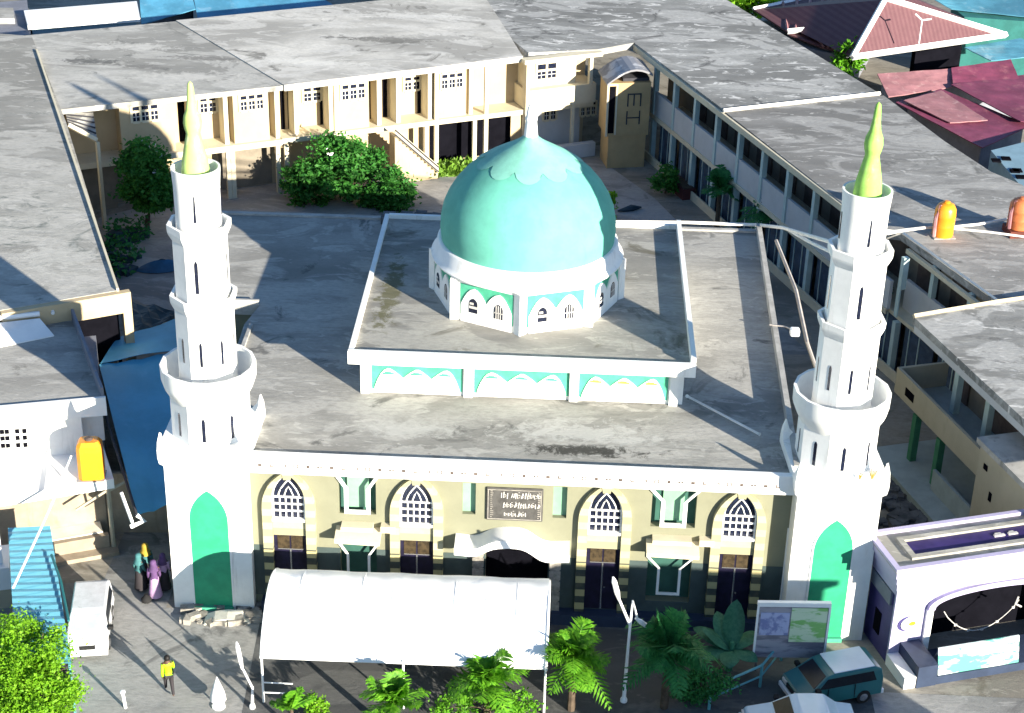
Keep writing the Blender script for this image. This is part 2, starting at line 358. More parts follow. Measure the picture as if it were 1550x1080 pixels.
# side and back walls
w.fr = W0
w.prism([(XL, FY+.6), (XL, FY+.61), (-13.1, FY+.61), (-13.3, 67.0), (-12.9, 69.2), (-16.5, 69.2), (-16.9, 79.3), (9.6, 79.5), (9.15, FY+.6)], 0, 6.5)
wall = w.build('wall', M['facade'], mosque)
rf = MB(); rpoly = [(XL-.05, FY-.32), (-13.3, FY-.32+1.2), (-13.55, 67.1), (-13.2, 69.0), (-16.75, 69.0), (-17.05, 79.5), (9.85, 79.7), (9.35, FY-.32)]
rf.prism(rpoly, 6.5, ROOFZ)
roof = rf.build('roof', M['roof_mosque'], mosque)
pr = MB()
def edge_wall(mb, p, q, t, z0, z1):
    d = Vector((q[0]-p[0], q[1]-p[1])).normalized(); n = Vector((-d.y, d.x))*t
    mb.prism([(p[0], p[1]), (q[0], q[1]), (q[0]+n.x, q[1]+n.y), (p[0]+n.x, p[1]+n.y)], z0, z1)
edge_wall(pr, (9.75, 79.4), (9.25, FY), -.22, ROOFZ-.002, ROOFZ+.42)
edge_wall(pr, (-16.6, 69.0), (-13.25, 69.0), .15, ROOFZ-.002, ROOFZ+.22)
edge_wall(pr, (-13.3, 66.9), (-13.25, 60), .15, ROOFZ-.002, ROOFZ+.14)
edge_wall(pr, (-17.0, 79.2), (9.75, 79.4), -.25, ROOFZ-.002, ROOFZ+.10)
pr.build('parapet', M['parapet'], mosque)
cn = MB(FA); cn.box(XL-.05, XR+.25, -.42, -.322, 6.36, 7.16); cn.box(XL-.05, XR+.25, -.322, -.12, ROOFZ+.003, 7.16); cn.box(XL, XR, -.32, -.002, 6.30, 6.497)
cornice = cn.build('cornice', M['white_trim'], mosque)
dm = MB(FA); N = 44
for i in range(N):                                                   # row of small dark incised marks along the cornice
    xx = XL + .5 + (XR - XL - 1.2) * i / (N-1); zc = 6.72; k = i % 6; t0, t1 = -.432, -.419
    if k == 0: dm.box(xx-.07, xx+.07, t0, t1, zc-.05, zc+.05)
    elif k == 1: dm.box(xx-.08, xx+.06, t0, t1, zc-.06, zc-.02); dm.box(xx-.08, xx-.04, t0, t1, zc-.018, zc+.07)
    elif k == 2: dm.box(xx-.09, xx+.09, t0, t1, zc+.02, zc+.05); dm.box(xx+.05, xx+.09, t0, t1, zc-.06, zc+.018)
    elif k == 3:
        for (a0, a1, c0, c1) in ((-.09,.09,.04,.07),(-.09,.09,-.07,-.04),(-.09,-.06,-.038,.038),(.06,.09,-.038,.038)): dm.box(xx+a0, xx+a1, t0, t1, zc+c0, zc+c1)
    elif k == 4: dm.box(xx-.05, xx+.06, t0, t1, zc-.06, zc+.06)
    else: dm.box(xx-.10, xx-.02, t0, t1, zc-.03, zc+.03); dm.box(xx+.01, xx+.10, t0, t1, zc-.01, zc+.05)
dm.build('cornice_marks', M['brown_panel'], cornice)
def lancet(cx, hw, z0, zs, ztop, n=10):
    """outline of a pointed arch opening, from bottom left round to bottom right"""
    H_ = ztop - zs; k = (H_*H_ - hw*hw) / (2*hw) if H_ > hw else 0; Rr = hw + k; l = []
    for i in range(n+1):
        a = math.acos(max(-1, min(1, k / Rr))) * i / n
        l.append((cx - (Rr*math.cos(a) - k), zs + Rr*math.sin(a)))
    r = [(2*cx - p[0], p[1]) for p in l[::-1][1:]]
    return [(cx-hw, z0)] + l + r + [(cx+hw, z0)]
def arch_band(outer, inner): return outer + inner[::-1]
bays = []
for (pxc, wide) in ((437, 1.0), (631, 1.0), (918, 1.0), (1123, 1.0)):
    cx = fx(pxc, 750); hw = 1.0
    for sg in (-1, 1):
        q = MB(FA); xa, xb = sorted((cx+sg*(hw+.02), cx+sg*.65)); q.box(xa, xb, -.24, -.0125, 0, DADO-.002); q.build('quoin_pier', M['quoin_low'], mosque)
    q = MB(FA); q.plate(arch_band(lancet(cx, hw+.02, DADO, 4.7, 6.36), lancet(cx, .65, DADO, 5.0, 6.24)), -.24, -.002)
    q.plate([(cx-.14,6.0),(cx+.14,6.0),(cx+.2,6.29),(cx-.2,6.29)], -.27, -.2405)
    q.build('arch_surround', M['quoin'], mosque)
    band = MB(FA); band.box(cx-.645, cx+.645, -.10, -.003, 3.40, 4.08); band.build('spandrel', M['quoin'], mosque)
    wn = MB(FA); wn.plate(lancet(cx, .645, 4.1, 5.12, 6.23), -.02, -.003); win = wn.build('window', M['dark_glass'], mosque)
    fr = MB(FA)
    fr.plate(arch_band(lancet(cx, .642, 4.1, 5.12, 6.22), lancet(cx, .575, 4.1, 5.12, 6.13)), -.085, -.021)
    fr.box(cx-.69, cx+.69, -.20, -.021, 4.08, 4.19)
    for zz in (4.50, 4.81, 5.12): fr.box(cx-.574, cx+.574, -.075, -.0215, zz-.03, zz+.03)
    for k in range(1, 5):
        xx = cx - .575 + 1.15*k/5; fr.box(xx-.024, xx+.024, -.066, -.022, 4.192, 5.089)
    for sgn in (-1, 1):                                              # interlaced tracery
        pts = []
        for i in range(7):
            t = i/6; pts.append((cx + sgn*(.40 - .40*t**1.6), -.045, 5.15 + .72*t))
        fr.tube(pts, .03, 4)
    fr.tube([(cx-.18, -.045, 5.15), (cx-.08, -.045, 5.45), (cx, -.045, 5.58), (cx+.08, -.045, 5.45), (cx+.18, -.045, 5.15)], .028, 4)
    fr.build('frame', M['white_trim'], win)
    dd = MB(FA); dd.box(cx-.645, cx+.645, -.03, -.0125, .55, 3.39); door = dd.build('door', M['navy_door'], mosque)
    tp = MB(FA); tp.box(cx-.5, cx-.03, -.045, -.031, 2.75, 3.34); tp.box(cx+.03, cx+.5, -.045, -.031, 2.75, 3.34); tp.build('transom', M['brown_door'], door)
    tp = MB(FA); tp.box(cx-.03, cx+.03, -.06, -.031, .56, 2.70); tp.box(cx+.08, cx+.13, -.08, -.031, 1.55, 1.62); tp.box(cx-.5, cx+.5, -.05, -.0311, 2.71, 2.745)
    tp.build('handle', M['chrome'], door)
st = MB(FA); st.box(XL+.3, XR-.3, -.5, -.004, 0, .5); st.build('plinth', M['plinth'], mosque)
for (a, b) in (n1, n2):
    c = (a+b)/2; hw = (b-a)/2
    bk = MB(FA); bk.box(a, b, .35, .36, 4.45, 6.35); up = bk.build('niche', M['facade_dark'], mosque)
    pn = MB(FA); pn.box(c-.42, c+.40, .26, .349, 4.6, 6.3); pn.build('inner_panel', M['niche_lit'], up)
    def tee(z0, z1, hd, hwid, sw, t=.15):
        o_ = [(c-sw, z0), (c+sw, z0), (c+sw, z1-hd), (c+hwid, z1-hd*.35), (c+hwid, z1), (c-hwid, z1), (c-hwid, z1-hd*.35), (c-sw, z1-hd)]
        i_ = [(c-sw+t, z0+t), (c+sw-t, z0+t), (c+sw-t, z1-hd-t*.2), (c+hwid-t, z1-hd*.35-t*.1), (c+hwid-t, z1-t), (c-hwid+t, z1-t), (c-hwid+t, z1-hd*.35-t*.1), (c-sw+t, z1-hd-t*.2)]
        return o_, i_
    o_, i_ = tee(4.5, 6.4, .75, hw+.10, .50)
    tm = MB(FA); 
    n_ = len(o_)
    for k in range(n_): tm.plate([o_[k], o_[(k+1) % n_], i_[(k+1) % n_], i_[k]], -.10, -.012)
    tm.build('white_outline', M['white_trim'], mosque)
    bk = MB(FA); bk.box(a, b, .35, .36, 1.0, 3.25); bk.build('niche', M['facade_dark'], mosque)
    o_, i_ = tee(1.35, 3.35, .75, hw+.06, .46, .10)
    tm = MB(FA)
    for k in range(n_): tm.plate([o_[k], o_[(k+1) % n_], i_[(k+1) % n_], i_[k]], -.08, -.012)
    tm.build('white_outline', M['white_trim'], mosque)
    lg = MB(FA); lg.prism([(a-.12, -.75), (b+.2, -.75), (b+.2, -.002), (a-.12, -.002)], [3.55,3.50,3.62,3.66], [3.72,3.67,3.86,3.9]); lg.box(a+.1, b-.1, -.45, -.003, 3.91, 4.1); lg.box(b+.2, b+.75, -.35, -.003, 3.85, 4.12)
    lg.build('ledge', M['school_white'], mosque)
for (a, b) in (s1, s2):
    bk = MB(FA); bk.box(a, b, .22, .23, 4.65, 6.05); bk.build('niche', M['niche_lit'], mosque)
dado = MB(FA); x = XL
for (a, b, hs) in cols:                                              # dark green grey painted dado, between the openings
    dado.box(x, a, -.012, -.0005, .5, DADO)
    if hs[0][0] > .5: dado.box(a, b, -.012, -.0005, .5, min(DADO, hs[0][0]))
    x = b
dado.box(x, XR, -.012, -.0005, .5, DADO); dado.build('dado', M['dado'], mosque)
# plaque with three rows of worn raised strokes
pq0, pq1, pz0, pz1 = fx(736,760), fx(822,765), fz(780,787), fz(780,738)
pl = MB(FA); pl.box(pq0, pq1, -.10, -.002, pz0, pz1); plaque = pl.build('plaque', M['plaque'], mosque, bevel=.03)
tx = MB(FA); rows = [(.80, .26, .92, .17), (.50, .26, .92, .16), (.22, .32, .72, .12)]; rr = random.Random(3)
for (fzc, x0, x1, h) in rows:
    zc = pz0 + (pz1-pz0)*fzc - .02; xx = pq0 + (pq1-pq0)*x0
    while xx < pq0 + (pq1-pq0)*x1:
        k = rr.random(); hh = h*rr.uniform(.75, 1.1)
        if k < .18: xx += .08; continue
        ln = rr.uniform(-.05, .09); wd = rr.choice((.03, .04, .035)); a_, b_ = zc-hh*rr.uniform(.5,.85), zc+hh*rr.uniform(.5,.85)
        tx.plate([(xx, a_), (xx+wd, a_), (xx+wd+ln, b_), (xx+ln*.8, b_)], -.118, -.1005)
        if k > .5:                                                   # a hooked stroke beside the stem
            tx.tube([(xx+wd+.01, -.108, a_+.02), (xx+wd+.06, -.108, a_+.05), (xx+wd+.075, -.108, zc), (xx+wd+.02+ln*.5, -.108, zc+.04)], .012, 4); xx += .06
        if k > .8: tx.tube([(xx-.02, -.107, b_+.03), (xx+.03, -.107, b_+.045)], .012, 4)
        xx += wd + .045
tx.build('lettering', M['silver'], plaque)
fm = MB(FA)
for (u0, u1, c0, c1) in ((pq0+.05, pq1-.05, pz1-.09, pz1-.06), (pq0+.05, pq1-.05, pz0+.06, pz0+.09), (pq0+.06, pq0+.09, pz0+.1, pz1-.1), (pq1-.09, pq1-.06, pz0+.1, pz1-.1)): fm.box(u0, u1, -.115, -.1004, c0, c1)
for k in range(14):
    zz = pz0 + .15 + (pz1-pz0-.3)*k/13; 
    for xx in (pq0+.16, pq1-.2): fm.box(xx, xx+rr.uniform(.05,.12), -.114, -.1004, zz, zz+.03)
fm.build('border', M['debris'], plaque)
# wavy entrance canopy
cA, cB = fx(690,820), fx(862,830); zz0 = 3.38
def can_z(t): return zz0 + .46*math.exp(-((t-.47)/.24)**4) + .08*math.cos(t*12)*.5 - .12*t
top = [(cA + (cB-cA)*i/24, can_z(i/24)+.34) for i in range(25)]; bot = [(cA + (cB-cA)*i/24, can_z(i/24)) for i in range(24, -1, -1)]
cp = MB(FA); cp.plate(top+bot, -1.0, -.003); cp.build('canopy', M['white_trim'], mosque, smooth=True)
en = MB(FA); en.box(ent[0], ent[1], .50, .52, 0, 3.55); en.build('entrance', M['dark'], mosque)
for xx in (ent[0]-.28, ent[1]+.28):
    en = MB(FA); en.box(xx-.18, xx+.18, -.22, -.004, .501, 3.4)
    for k in range(6): en.box(xx-.22, xx+.22, -.25, -.2201, .5+k*.48, .5+k*.48+.40)
    en.build('column', M['debris'], mosque)
# raised terrace
tx0, tx1, ty0, ty1 = -7.85, 5.1, 61.5, 74.7
tw = MB(); tw.box(tx0, tx1, ty0, ty1, ROOFZ-.003, 8.55); terrace = tw.build('terrace_wall', M['white'], mosque)
ts = MB(); ts.box(tx0-.32, tx1+.30, ty0-.40, ty1+.3, 8.55, 8.86); ts.build('terrace_roof', M['roof_terrace'], mosque)
tp = MB(); a0, a1, b0, b1 = tx0-.42, tx1+.40, ty0-.50, ty1+.4
tp.box(a0, a1, b0, b0+.097, 8.50, 9.06); tp.box(a0, a1, b0+.098, b0+.22, 8.863, 9.06)
tp.box(a0, a0+.097, b0+.222, b1, 8.50, 9.02); tp.box(a0+.0975, a0+.2, b0+.222, b1, 8.863, 9.02)
tp.box(a1-.097, a1, b0+.222, b1, 8.50, 9.26); tp.box(a1-.2, a1-.0975, b0+.222, b1, 8.863, 9.26)
tp.box(a0+.201, a1-.201, b1-.2, b1, 8.5, 9.06)
tp.build('terrace_parapet', M['white'], mosque)
FT = Fr((0, ty0), 0)
def tpx(px): return PY(px, 575, ty0)[0]
for (p0, p1) in ((563, 700), (718, 862), (877, 1012)):
    x0, x1 = tpx(p0), tpx(p1)
    gp = MB(FT); gp.box(x0, x1, -.03, -.002, 7.18, 8.5); pan = gp.build('green_panel', M['jade_arch'], mosque)
    poly = [(x0+.12, 7.1), (x0+.12, 7.3)]
    wdt = (x1-x0-.24)/3
    for k in range(3):
        c_ = x0+.12+wdt*(k+.5); lo = 7.75 if k == 0 else 8.08
        for i in range(1 if k else 1, 10):
            t = i/9; ang = t*math.pi
            zt = 7.72 + .42*(1-abs(2*t-1)**1.3) if not ((k == 0 and t < .5) or (k == 2 and t > .5)) else 7.3 + .84*(1-abs(2*t-1)**2.2)
            poly.append((c_-wdt/2+wdt*t, zt))
    poly += [(x1-.12, 7.1)]
    ov = MB(FT); ov.plate(poly, -.085, -.031); ov.build('lobed_arch', M['white'], pan)
    for k in range(3):
        vt = MB(FT); c_ = x0+.12+wdt*(k+.5); vt.box(c_-.24, c_+.22, -.098, -.0855, 7.88, 7.96); vt.box(c_-.15, c_+.1, -.097, -.0855, 7.965, 8.0)
        vt.build('vent', M['jade_arch'] if p0 < 800 else M['gold'], pan)
for px in (553, 709, 869, 1021):
    pl = MB(FT); x_ = tpx(px); pl.box(x_-.17, x_+.17, -.16, -.003, ROOFZ+.004, 8.497); pl.build('pilaster', M['white'], mosque)
# dome: octagonal drum, flared collar, bulb, petal cap, finial
DC = (-1.42, 67.45); DZ = 8.863
dr = MB(); dr.lathe([(3.97, DZ-.004), (3.97, 10.74)], DC, 8, math.radians(-2))
drum = dr.build('drum', M['white'], mosque)
for k in range(8):
    a = math.pi/4*(k+.5) + math.radians(-2); ap = 3.97*math.cos(math.pi/8); side = 2*3.97*math.sin(math.pi/8)
    fr_ = Fr((DC[0]+ap*math.cos(a), DC[1]+ap*math.sin(a)), math.degrees(a)+90)
    hw = side/2
    gp = MB(fr_); gp.box(-hw+.30, hw-.30, -.02-.0, -.002, 9.15, 10.55)
    # outward is negative b for this frame
    pnl = gp.build('drum_panel', M['jade_arch'], drum)
    poly = [(-hw+.36, 8.87), (-hw+.36, 9.65)]
    ww = (2*hw-.72)/2
    for j in range(2):
        c_ = -hw+.36+ww*(j+.5)
        for i in range(1, 9):
            t = i/8; base = 9.85 if (j == 0 and t > .5) or (j == 1 and t < .5) else 9.65
            poly.append((c_-ww/2+ww*t, base + (10.42-base)*(1-abs(2*t-1)**1.8)))
    poly.append((hw-.36, 8.87))
    ov = MB(fr_); ov.plate(poly, -.075, -.021); ov.build('lobed_arch', M['white'], drum)
    for j in range(2):
        c_ = -hw+.36+ww*(j+.5)
        wn = MB(fr_); wn.plate(lancet(c_, .20, 9.35, 9.75, 10.0), -.09, -.0755); ww_ = wn.build('window', M['dark_glass'], drum)
        gr = MB(fr_)
        if j: 
            for q in (-.1, 0, .1): gr.box(c_+q-.02, c_+q+.02, -.10, -.0905, 9.36, 9.95)
            gr.box(c_-.19, c_+.19, -.10, -.0906, 9.6, 9.64)
        else: gr.box(c_-.19, c_+.19, -.10, -.0905, 9.55, 9.66); gr.box(c_-.16, c_+.02, -.10, -.0905, 9.72, 9.82)
        gr.build('grille', M['silver'], ww_)
    ps = MB(); av = a + math.pi/8
    ps.lathe([(.24, DZ), (.24, 10.70)], (DC[0]+3.94*math.cos(av), DC[1]+3.94*math.sin(av)), 4, av); ps.build('corner_post', M['white'], drum)
cl = MB(); cl.lathe([(3.6, 10.743), (4.04, 10.743), (4.06, 10.82), (3.88, 10.98), (3.80, 11.42), (3.71, 11.49), (3.60, 11.50)], DC, 64); cl.build('collar', M['white'], mosque, smooth=True)
prof = [(3.64, 11.50), (3.68, 11.9), (3.66, 12.4), (3.56, 12.9), (3.38, 13.35), (3.08, 13.85), (2.70, 14.3), (2.22, 14.72), (1.70, 15.07), (1.2, 15.36), (.8, 15.58), (.48, 15.78), (.28, 15.95), (.2, 16.1)]
dmz = MB(); dmz.lathe(prof, DC, 72); dome = dmz.build('dome', M['dome'], mosque, smooth=True)
cap = MB(); NP = 10; TH = [2*math.pi*i/80 for i in range(80)]
def dome_r(z):
    for (ra, za), (rb_, zb) in zip(prof, prof[1:]):
        if za <= z <= zb: return ra + (rb_-ra)*(z-za)/(zb-za)
    return prof[-1][0]
loops = []
for u in (0, .15, .35, .55, .75, .9, 1.0):                           # a cap of overlapping petals lying on the dome
    lp_ = []
    for t_ in TH:
        zlow = 15.02 - .30*abs(math.sin(NP*t_/2))**.7; z = zlow + (16.02-zlow)*u; r = dome_r(z) + .035*(1-u) + .012
        lp_.append((DC[0]+r*math.cos(t_), DC[1]+r*math.sin(t_), z))
    loops.append(lp_)
cap.loft(loops); cap.build('petal_cap', M['dome_cap'], dome, smooth=True)
fi = MB(); fi.lathe([(.30, 15.9), (.27, 16.2), (.23, 16.6), (.26, 16.72), (.21, 16.85), (.17, 17.15), (.10, 17.3), (.02, 17.36)], DC, 14); fi.build('finial', M['white_trim'], dome, smooth=True)
# ------------------------------------------------------------------ MINARETS
def poly_ring(r, n, z, rot, c): return [(c[0]+r*math.cos(rot+2*math.pi*i/n), c[1]+r*math.sin(rot+2*math.pi*i/n), z) for i in range(n)]
def minaret(c, ang, label, plants=(), tall=1.0, spire='spire'):
    t = thing('minaret', label, 'minaret', (c[0], c[1], 0)); t.scale = (1, 1, tall)
    H8 = 1/math.cos(math.pi/8); o8 = math.pi/8
    b = MB(Fr(c, ang)); sq = 1.58
    b.box(-sq, sq, -sq, sq, 0, 6.6); b.build('base', M['white'], t)
    # flared crown with raised corner horns
    cr = MB(Fr(c, ang))
    def sqr(h, z): return [(-h,-h,z),(h,-h,z),(h,h,z),(-h,h,z)]
    cr.loft([sqr(sq+.002,6.5), sqr(sq+.13,6.66), sqr(sq+.17,6.95), sqr(sq+.17,7.28), sqr(sq+.05,7.28)])
    cr.build('crown_cornice', M['white'], t)
    for sx in (-1,1):
        for sy in (-1,1):
            h_ = MB(Fr(c, ang))
            h_.loft([[(sx*1.22,sy*1.74,7.281),(sx*1.745,sy*1.745,7.281),(sx*1.74,sy*1.22,7.281),(sx*1.42,sy*1.42,7.281)],
                     [(sx*1.42,sy*1.72,7.5),(sx*1.72,sy*1.72,7.62),(sx*1.72,sy*1.42,7.5),(sx*1.52,sy*1.52,7.5)],
                     [(sx*1.58,sy*1.63,7.95),(sx*1.63,sy*1.63,8.0),(sx*1.63,sy*1.58,7.95),(sx*1.58,sy*1.58,7.95)]])
            h_.build('horn', M['white'], t)
    for k, (n_) in enumerate(range(4)):
        f = Fr(c, ang + 90*k)
        e = Fr((f.pt(0,-sq,0)[0], f.pt(0,-sq,0)[1]), ang+90*k)
        pn = MB(e); NA = PY(319,743,55.97)[2]; pn.plate(lancet(0, .74, .18, NA-1.35, NA), -.03, -.002); niche = pn.build('green_niche', M['jade'], t)
        ri = MB(e); ri.plate(arch_band(lancet(0, .80, .18, NA-1.35, NA+.1), lancet(0, .742, .18, NA-1.35, NA)), -.045, -.003); ri.build('niche_rim', M['white_trim'], niche)
        ri = MB(e); ri.box(-.76, .76, -.16, -.003, 0.0, .178); ri.build('niche_step', M['jade_arch'], niche)
    def tier(r, z0, z1, name='tier', slits=None, zc=0, hh=.4):
        m = MB(Fr(c, ang)); m.lathe([(r*H8, z0), (r*H8, z1)], (0,0), 8, o8); o = m.build(name, M['white'], t)
        if slits:
            for k in range(0, 8, 2) if slits == 3 else range(8):
                a = ang + 45*k; f = Fr(c, a); p = f.pt(0, -r, 0); e = Fr((p[0], p[1]), a)
                s_ = MB(e); w_ = .05 if slits == 1 else .065
                s_.plate(lancet(0, w_, zc-hh, zc+hh*.7, zc+hh), -.012, -.002); s_.build('slit_window', M['dark_glass'], o)
        return o
    def cup(r0, r1, z0, z1, zr, n=8, name='gallery'):
        m = MB(Fr(c, ang)); h = H8 if n == 8 else 1
        m.lathe([(r0*h-.04, z0), ((r0+.18*(r1-r0))*h, z0+(z1-z0)*.2), ((r0+.52*(r1-r0))*h, z0+(z1-z0)*.48), ((r0+.85*(r1-r0))*h, z0+(z1-z0)*.78), (r1*h, z1), (r1*h*1.01, zr), ((r1-.1)*h, zr), ((r1-.12)*h, z1), ((r0)*h, z0+.12), ((r0-.4)*h, z0+.1)], (0,0), n, math.pi/n)
        return m.build(name, M['white'], t, smooth=(n > 8))
    tier(1.40, 7.2, 9.15, 'lower_tier', 2, 8.0, .5)
    cup(1.43, 1.78, 8.8, 9.55, 10.18, 16, 'balcony')
    tier(1.02, 8.9, 12.7, 'middle_tier', 1, 11.0, .5)
    cup(1.02, 1.15, 12.5, 12.9, 13.12, 8, 'gallery_ring')
    tier(.93, 12.55, 15.6, 'upper_tier', 3, 14.1, .65)
    cup(.93, 1.08, 15.25, 15.65, 15.92, 8, 'gallery_ring')
    m = MB(Fr(c, ang)); m.lathe([(.82, 15.3), (.83, 17.3), (.88, 18.02), (.80, 18.02), (.76, 17.6), (.1, 17.58)], (0,0), 32); top = m.build('lantern', M['white'], t, smooth=True)
    for k in range(4):
        a = ang + 4 + 90*k; f = Fr(c, a); p = f.pt(0, -.825, 0); e = Fr((p[0], p[1]), a)
        s_ = MB(e); s_.plate([(-.045,16.2),(.045,16.2),(.03,17.2),(-.01,17.2)], -.025, .01); s_.build('slit_window', M['dark_glass'], top)
    m = MB(Fr(c, ang)); m.lathe([(r_, z_-.33) for r_, z_ in [(.50, 17.92), (.50, 18.2), (.46, 18.6), (.36, 19.1), (.27, 19.5), (.25, 19.62), (.30, 19.8), (.33, 20.0), (.30, 20.25), (.2, 20.5), (.15, 20.8), (.12, 21.2), (.09, 21.42), (.02, 21.5)]], (0,0), 20); m.build('spire', M[spire], t, smooth=True)
    for (px_, pz_, h_) in plants:                                   # dry tuft rooted on the cornice
        m = MB(Fr(c, ang)); rr = random.Random(5)
        for q in range(14):
            a = rr.uniform(0, 6.28); L = h_*rr.uniform(.5, 1); m.tube([(px_, -1.62, pz_), (px_+L*.4*math.cos(a), -1.62+L*.25*math.sin(a), pz_+L)], [.02, .006], 4)
        m.build('dry_tuft', M['gold'], t)
    return t
minaret((-13.08, 57.55), 0.0, 'white tiered minaret at the left corner of the mosque, beside the blue alley awning', (), 1.0, 'spire_pale')
minaret((10.62, 57.25), 4.0, 'white tiered minaret at the right corner of the mosque, beside the lilac gate building', [(1.1, 7.28, .45), (.65, 7.28, .28)], 1.012)
# small roof things on the mosque
m = MB(); m.tube([P(1040,600,7.12), P(1150,658,7.12)], .05, 8); m.tube([P(1040,600,7.12), P(1040.3,600.2,7.16)], .075, 8); m.tube([P(1149.6,657.8,7.12), P(1150,658,7.12)], .075, 8)
tag(m.build('roof_pipe', M['pipe']), 'thin white pipe lying diagonally on the mosque roof in the minaret shadow', 'pipe')
m = MB(); pts = [P(930,336,7.25), P(1040,337,7.22), P(1150,341,7.2), PY(1185,345,72), PY(1225,357,66), PY(1272,371,58.9)]
m.tube(pts, .08, 8); tag(m.build('water_pipe', M['pipe']), 'thick white pipe running along the back edge of the mosque roof to the right minaret', 'pipe')
m = MB(); m.tube([PY(1190,346,71.5), PY(1222,365,66), PY(1262,384,58.8)], .07, 8); tag(m.build('branch_pipe', M['pipe']), 'short white pipe branching down to the side of the right minaret', 'pipe')
m = MB(); m.tube([PY(1345,353,58.6), PY(1368,349,70), P(1400,345,7.1), P(1440,343,7.05)], .075, 8); tag(m.build('tank_pipe', M['pipe']), 'white pipe from the right minaret to the yellow roof tank', 'pipe')
m = MB(); m.tube([P(1440,344,7.08), P(1480,340,7.08), P(1530,331,7.08)], .07, 8); tag(m.build('roof_hose', M['pipe']), 'upper white hose on the roof between the two orange tanks', 'pipe')
m = MB(); m.tube([P(1440,346,7.06), P(1500,352,7.06), P(1560,360,7.06)], .06, 8); tag(m.build('roof_hose', M['pipe']), 'lower white hose on the roof running right from the yellow tank', 'pipe')
m = MB(); m.tube([P(1175,365,6.6), P(1205,440,6.5), P(1222,520,6.2), P(1238,566,5.6)], .09, 8); tag(m.build('downpipe', M['greypipe']), 'brown grey pipe running down the alley along the mosque right wall', 'pipe')
# white lamp head on the right wall, on an arm
t = thing('wall_lamp', 'small white lamp on a bracket over the right edge of the mosque roof', 'lamp', P(1203,503,7.4))
m = MB(); m.tube([P(1165,492,7.42), P(1190,495,7.5), P(1203,501,7.5)], .035, 6); m.build('bracket', M['greypipe'], t)
m = MB(); q = P(1203,503,7.45); m.box(q[0]-.2, q[0]+.2, q[1]-.2, q[1]+.2, 7.3, 7.62); m.build('lamp_head', M['white_metal'], t, bevel=.05)
# scrap blocks behind the terrace
rr = random.Random(11)
for k, px in enumerate((592, 618, 640, 662)):
    q = P(px, 337 + rr.uniform(-3, 3), ROOFZ); m = MB(Fr(q, rr.uniform(-20, 20), ROOFZ)); a = rr.uniform(.3, .5)
    m.box(-a, a, -.3, .3, 0, .35); m.box(-a*.8, a*.5, -.2, .15, .35, .52)
    tag(m.build('rubble_block', M['darkrubble']), 'grey rubble block on the back of the mosque roof, left of the dome', 'block', 'rubble blocks behind the terrace')
# ------------------------------------------------------------------ windows for the school
def window(parent, fr, s0, s1, z0, z1, d, cols=3, split=.36, glass='dark_glass', frame='school_white'):
    m = MB(fr); bw = .07
    xs = [s0 + (s1-s0)*k/cols for k in range(cols+1)]; zm = z1 - (z1-z0)*split
    for x_ in xs: m.box(x_-bw, x_+bw, d-.07, d-.012, z0, z1)
    for k in range(cols):
        for zz in (z0, zm, z1): m.box(xs[k]+bw+.0005, xs[k+1]-bw-.0005, d-.068, d-.012, zz-bw, zz+bw)
    f = m.build('window', M[frame], parent)
    g_ = MB(fr); g_.box(s0, s1, d-.011, d-.002, z0, z1); g_.build('pane', M[glass], f)
    b_ = MB(fr); rr_ = random.Random(int(s0*100))
    for k in range(cols):
        xm = (xs[k]+xs[k+1])/2; b_.box(xm-.02, xm+.02, d-.03, d-.012, z0+.02, zm-.02)
        b_.box(xs[k]+bw, xs[k+1]-bw, d-.032, d-.012, (z0+zm)/2-.02, (z0+zm)/2+.02)
    b_.build('bars', M['wing_wall'], f)
    return f
def doorp(parent, fr, s0, s1, z0, z1, d, mat='dark'):
    m = MB(fr); m.box(s0, s1, d-.03, d-.002, z0, z1); o = m.build('door', M[mat], parent); return o
# ------------------------------------------------------------------ SCHOOL: far block
A = P(100,163,6.9); B = P(905,75,6.9); FFr = Fr(A, 25.315)
school = thing('school_block', 'cream two storey school block with grey roof facing the courtyard behind the dome', 'school', (A[0]+15, A[1]+8, 0))
L = 33.5
def fs(px, py, d=0): return FFr.hit(px, py, d)[0]
def fzz(px, py, d=0): return FFr.hit(px, py, d)[1]
m = MB(FFr); m.box(0.2, L, 1.6, 9.5, 0, 6.55); m.build('wall', M['school'], school)
sm = 12.75
m = MB(FFr); m.prism([(-1.0,-.12),(sm,-.2),(sm-3.0,14.5),(-1.5,14.5)], 6.55, 6.86); m.build('roof', M['roof_far2'], school)
m = MB(FFr); m.prism([(sm+.01,-.35),(28.4,.15),(31.5,14.8),(sm-2.99,14.5)], 6.55, 6.93); m.build('roof', M['roof_far'], school)
m = MB(FFr); m.box(.2, 12.6, -.05, 1.598, 3.05, 3.4); m.box(12.601, 33.4, -.05, 1.598, 3.15, 3.45); slab = m.build('balcony_slab', M['school_white'], school)
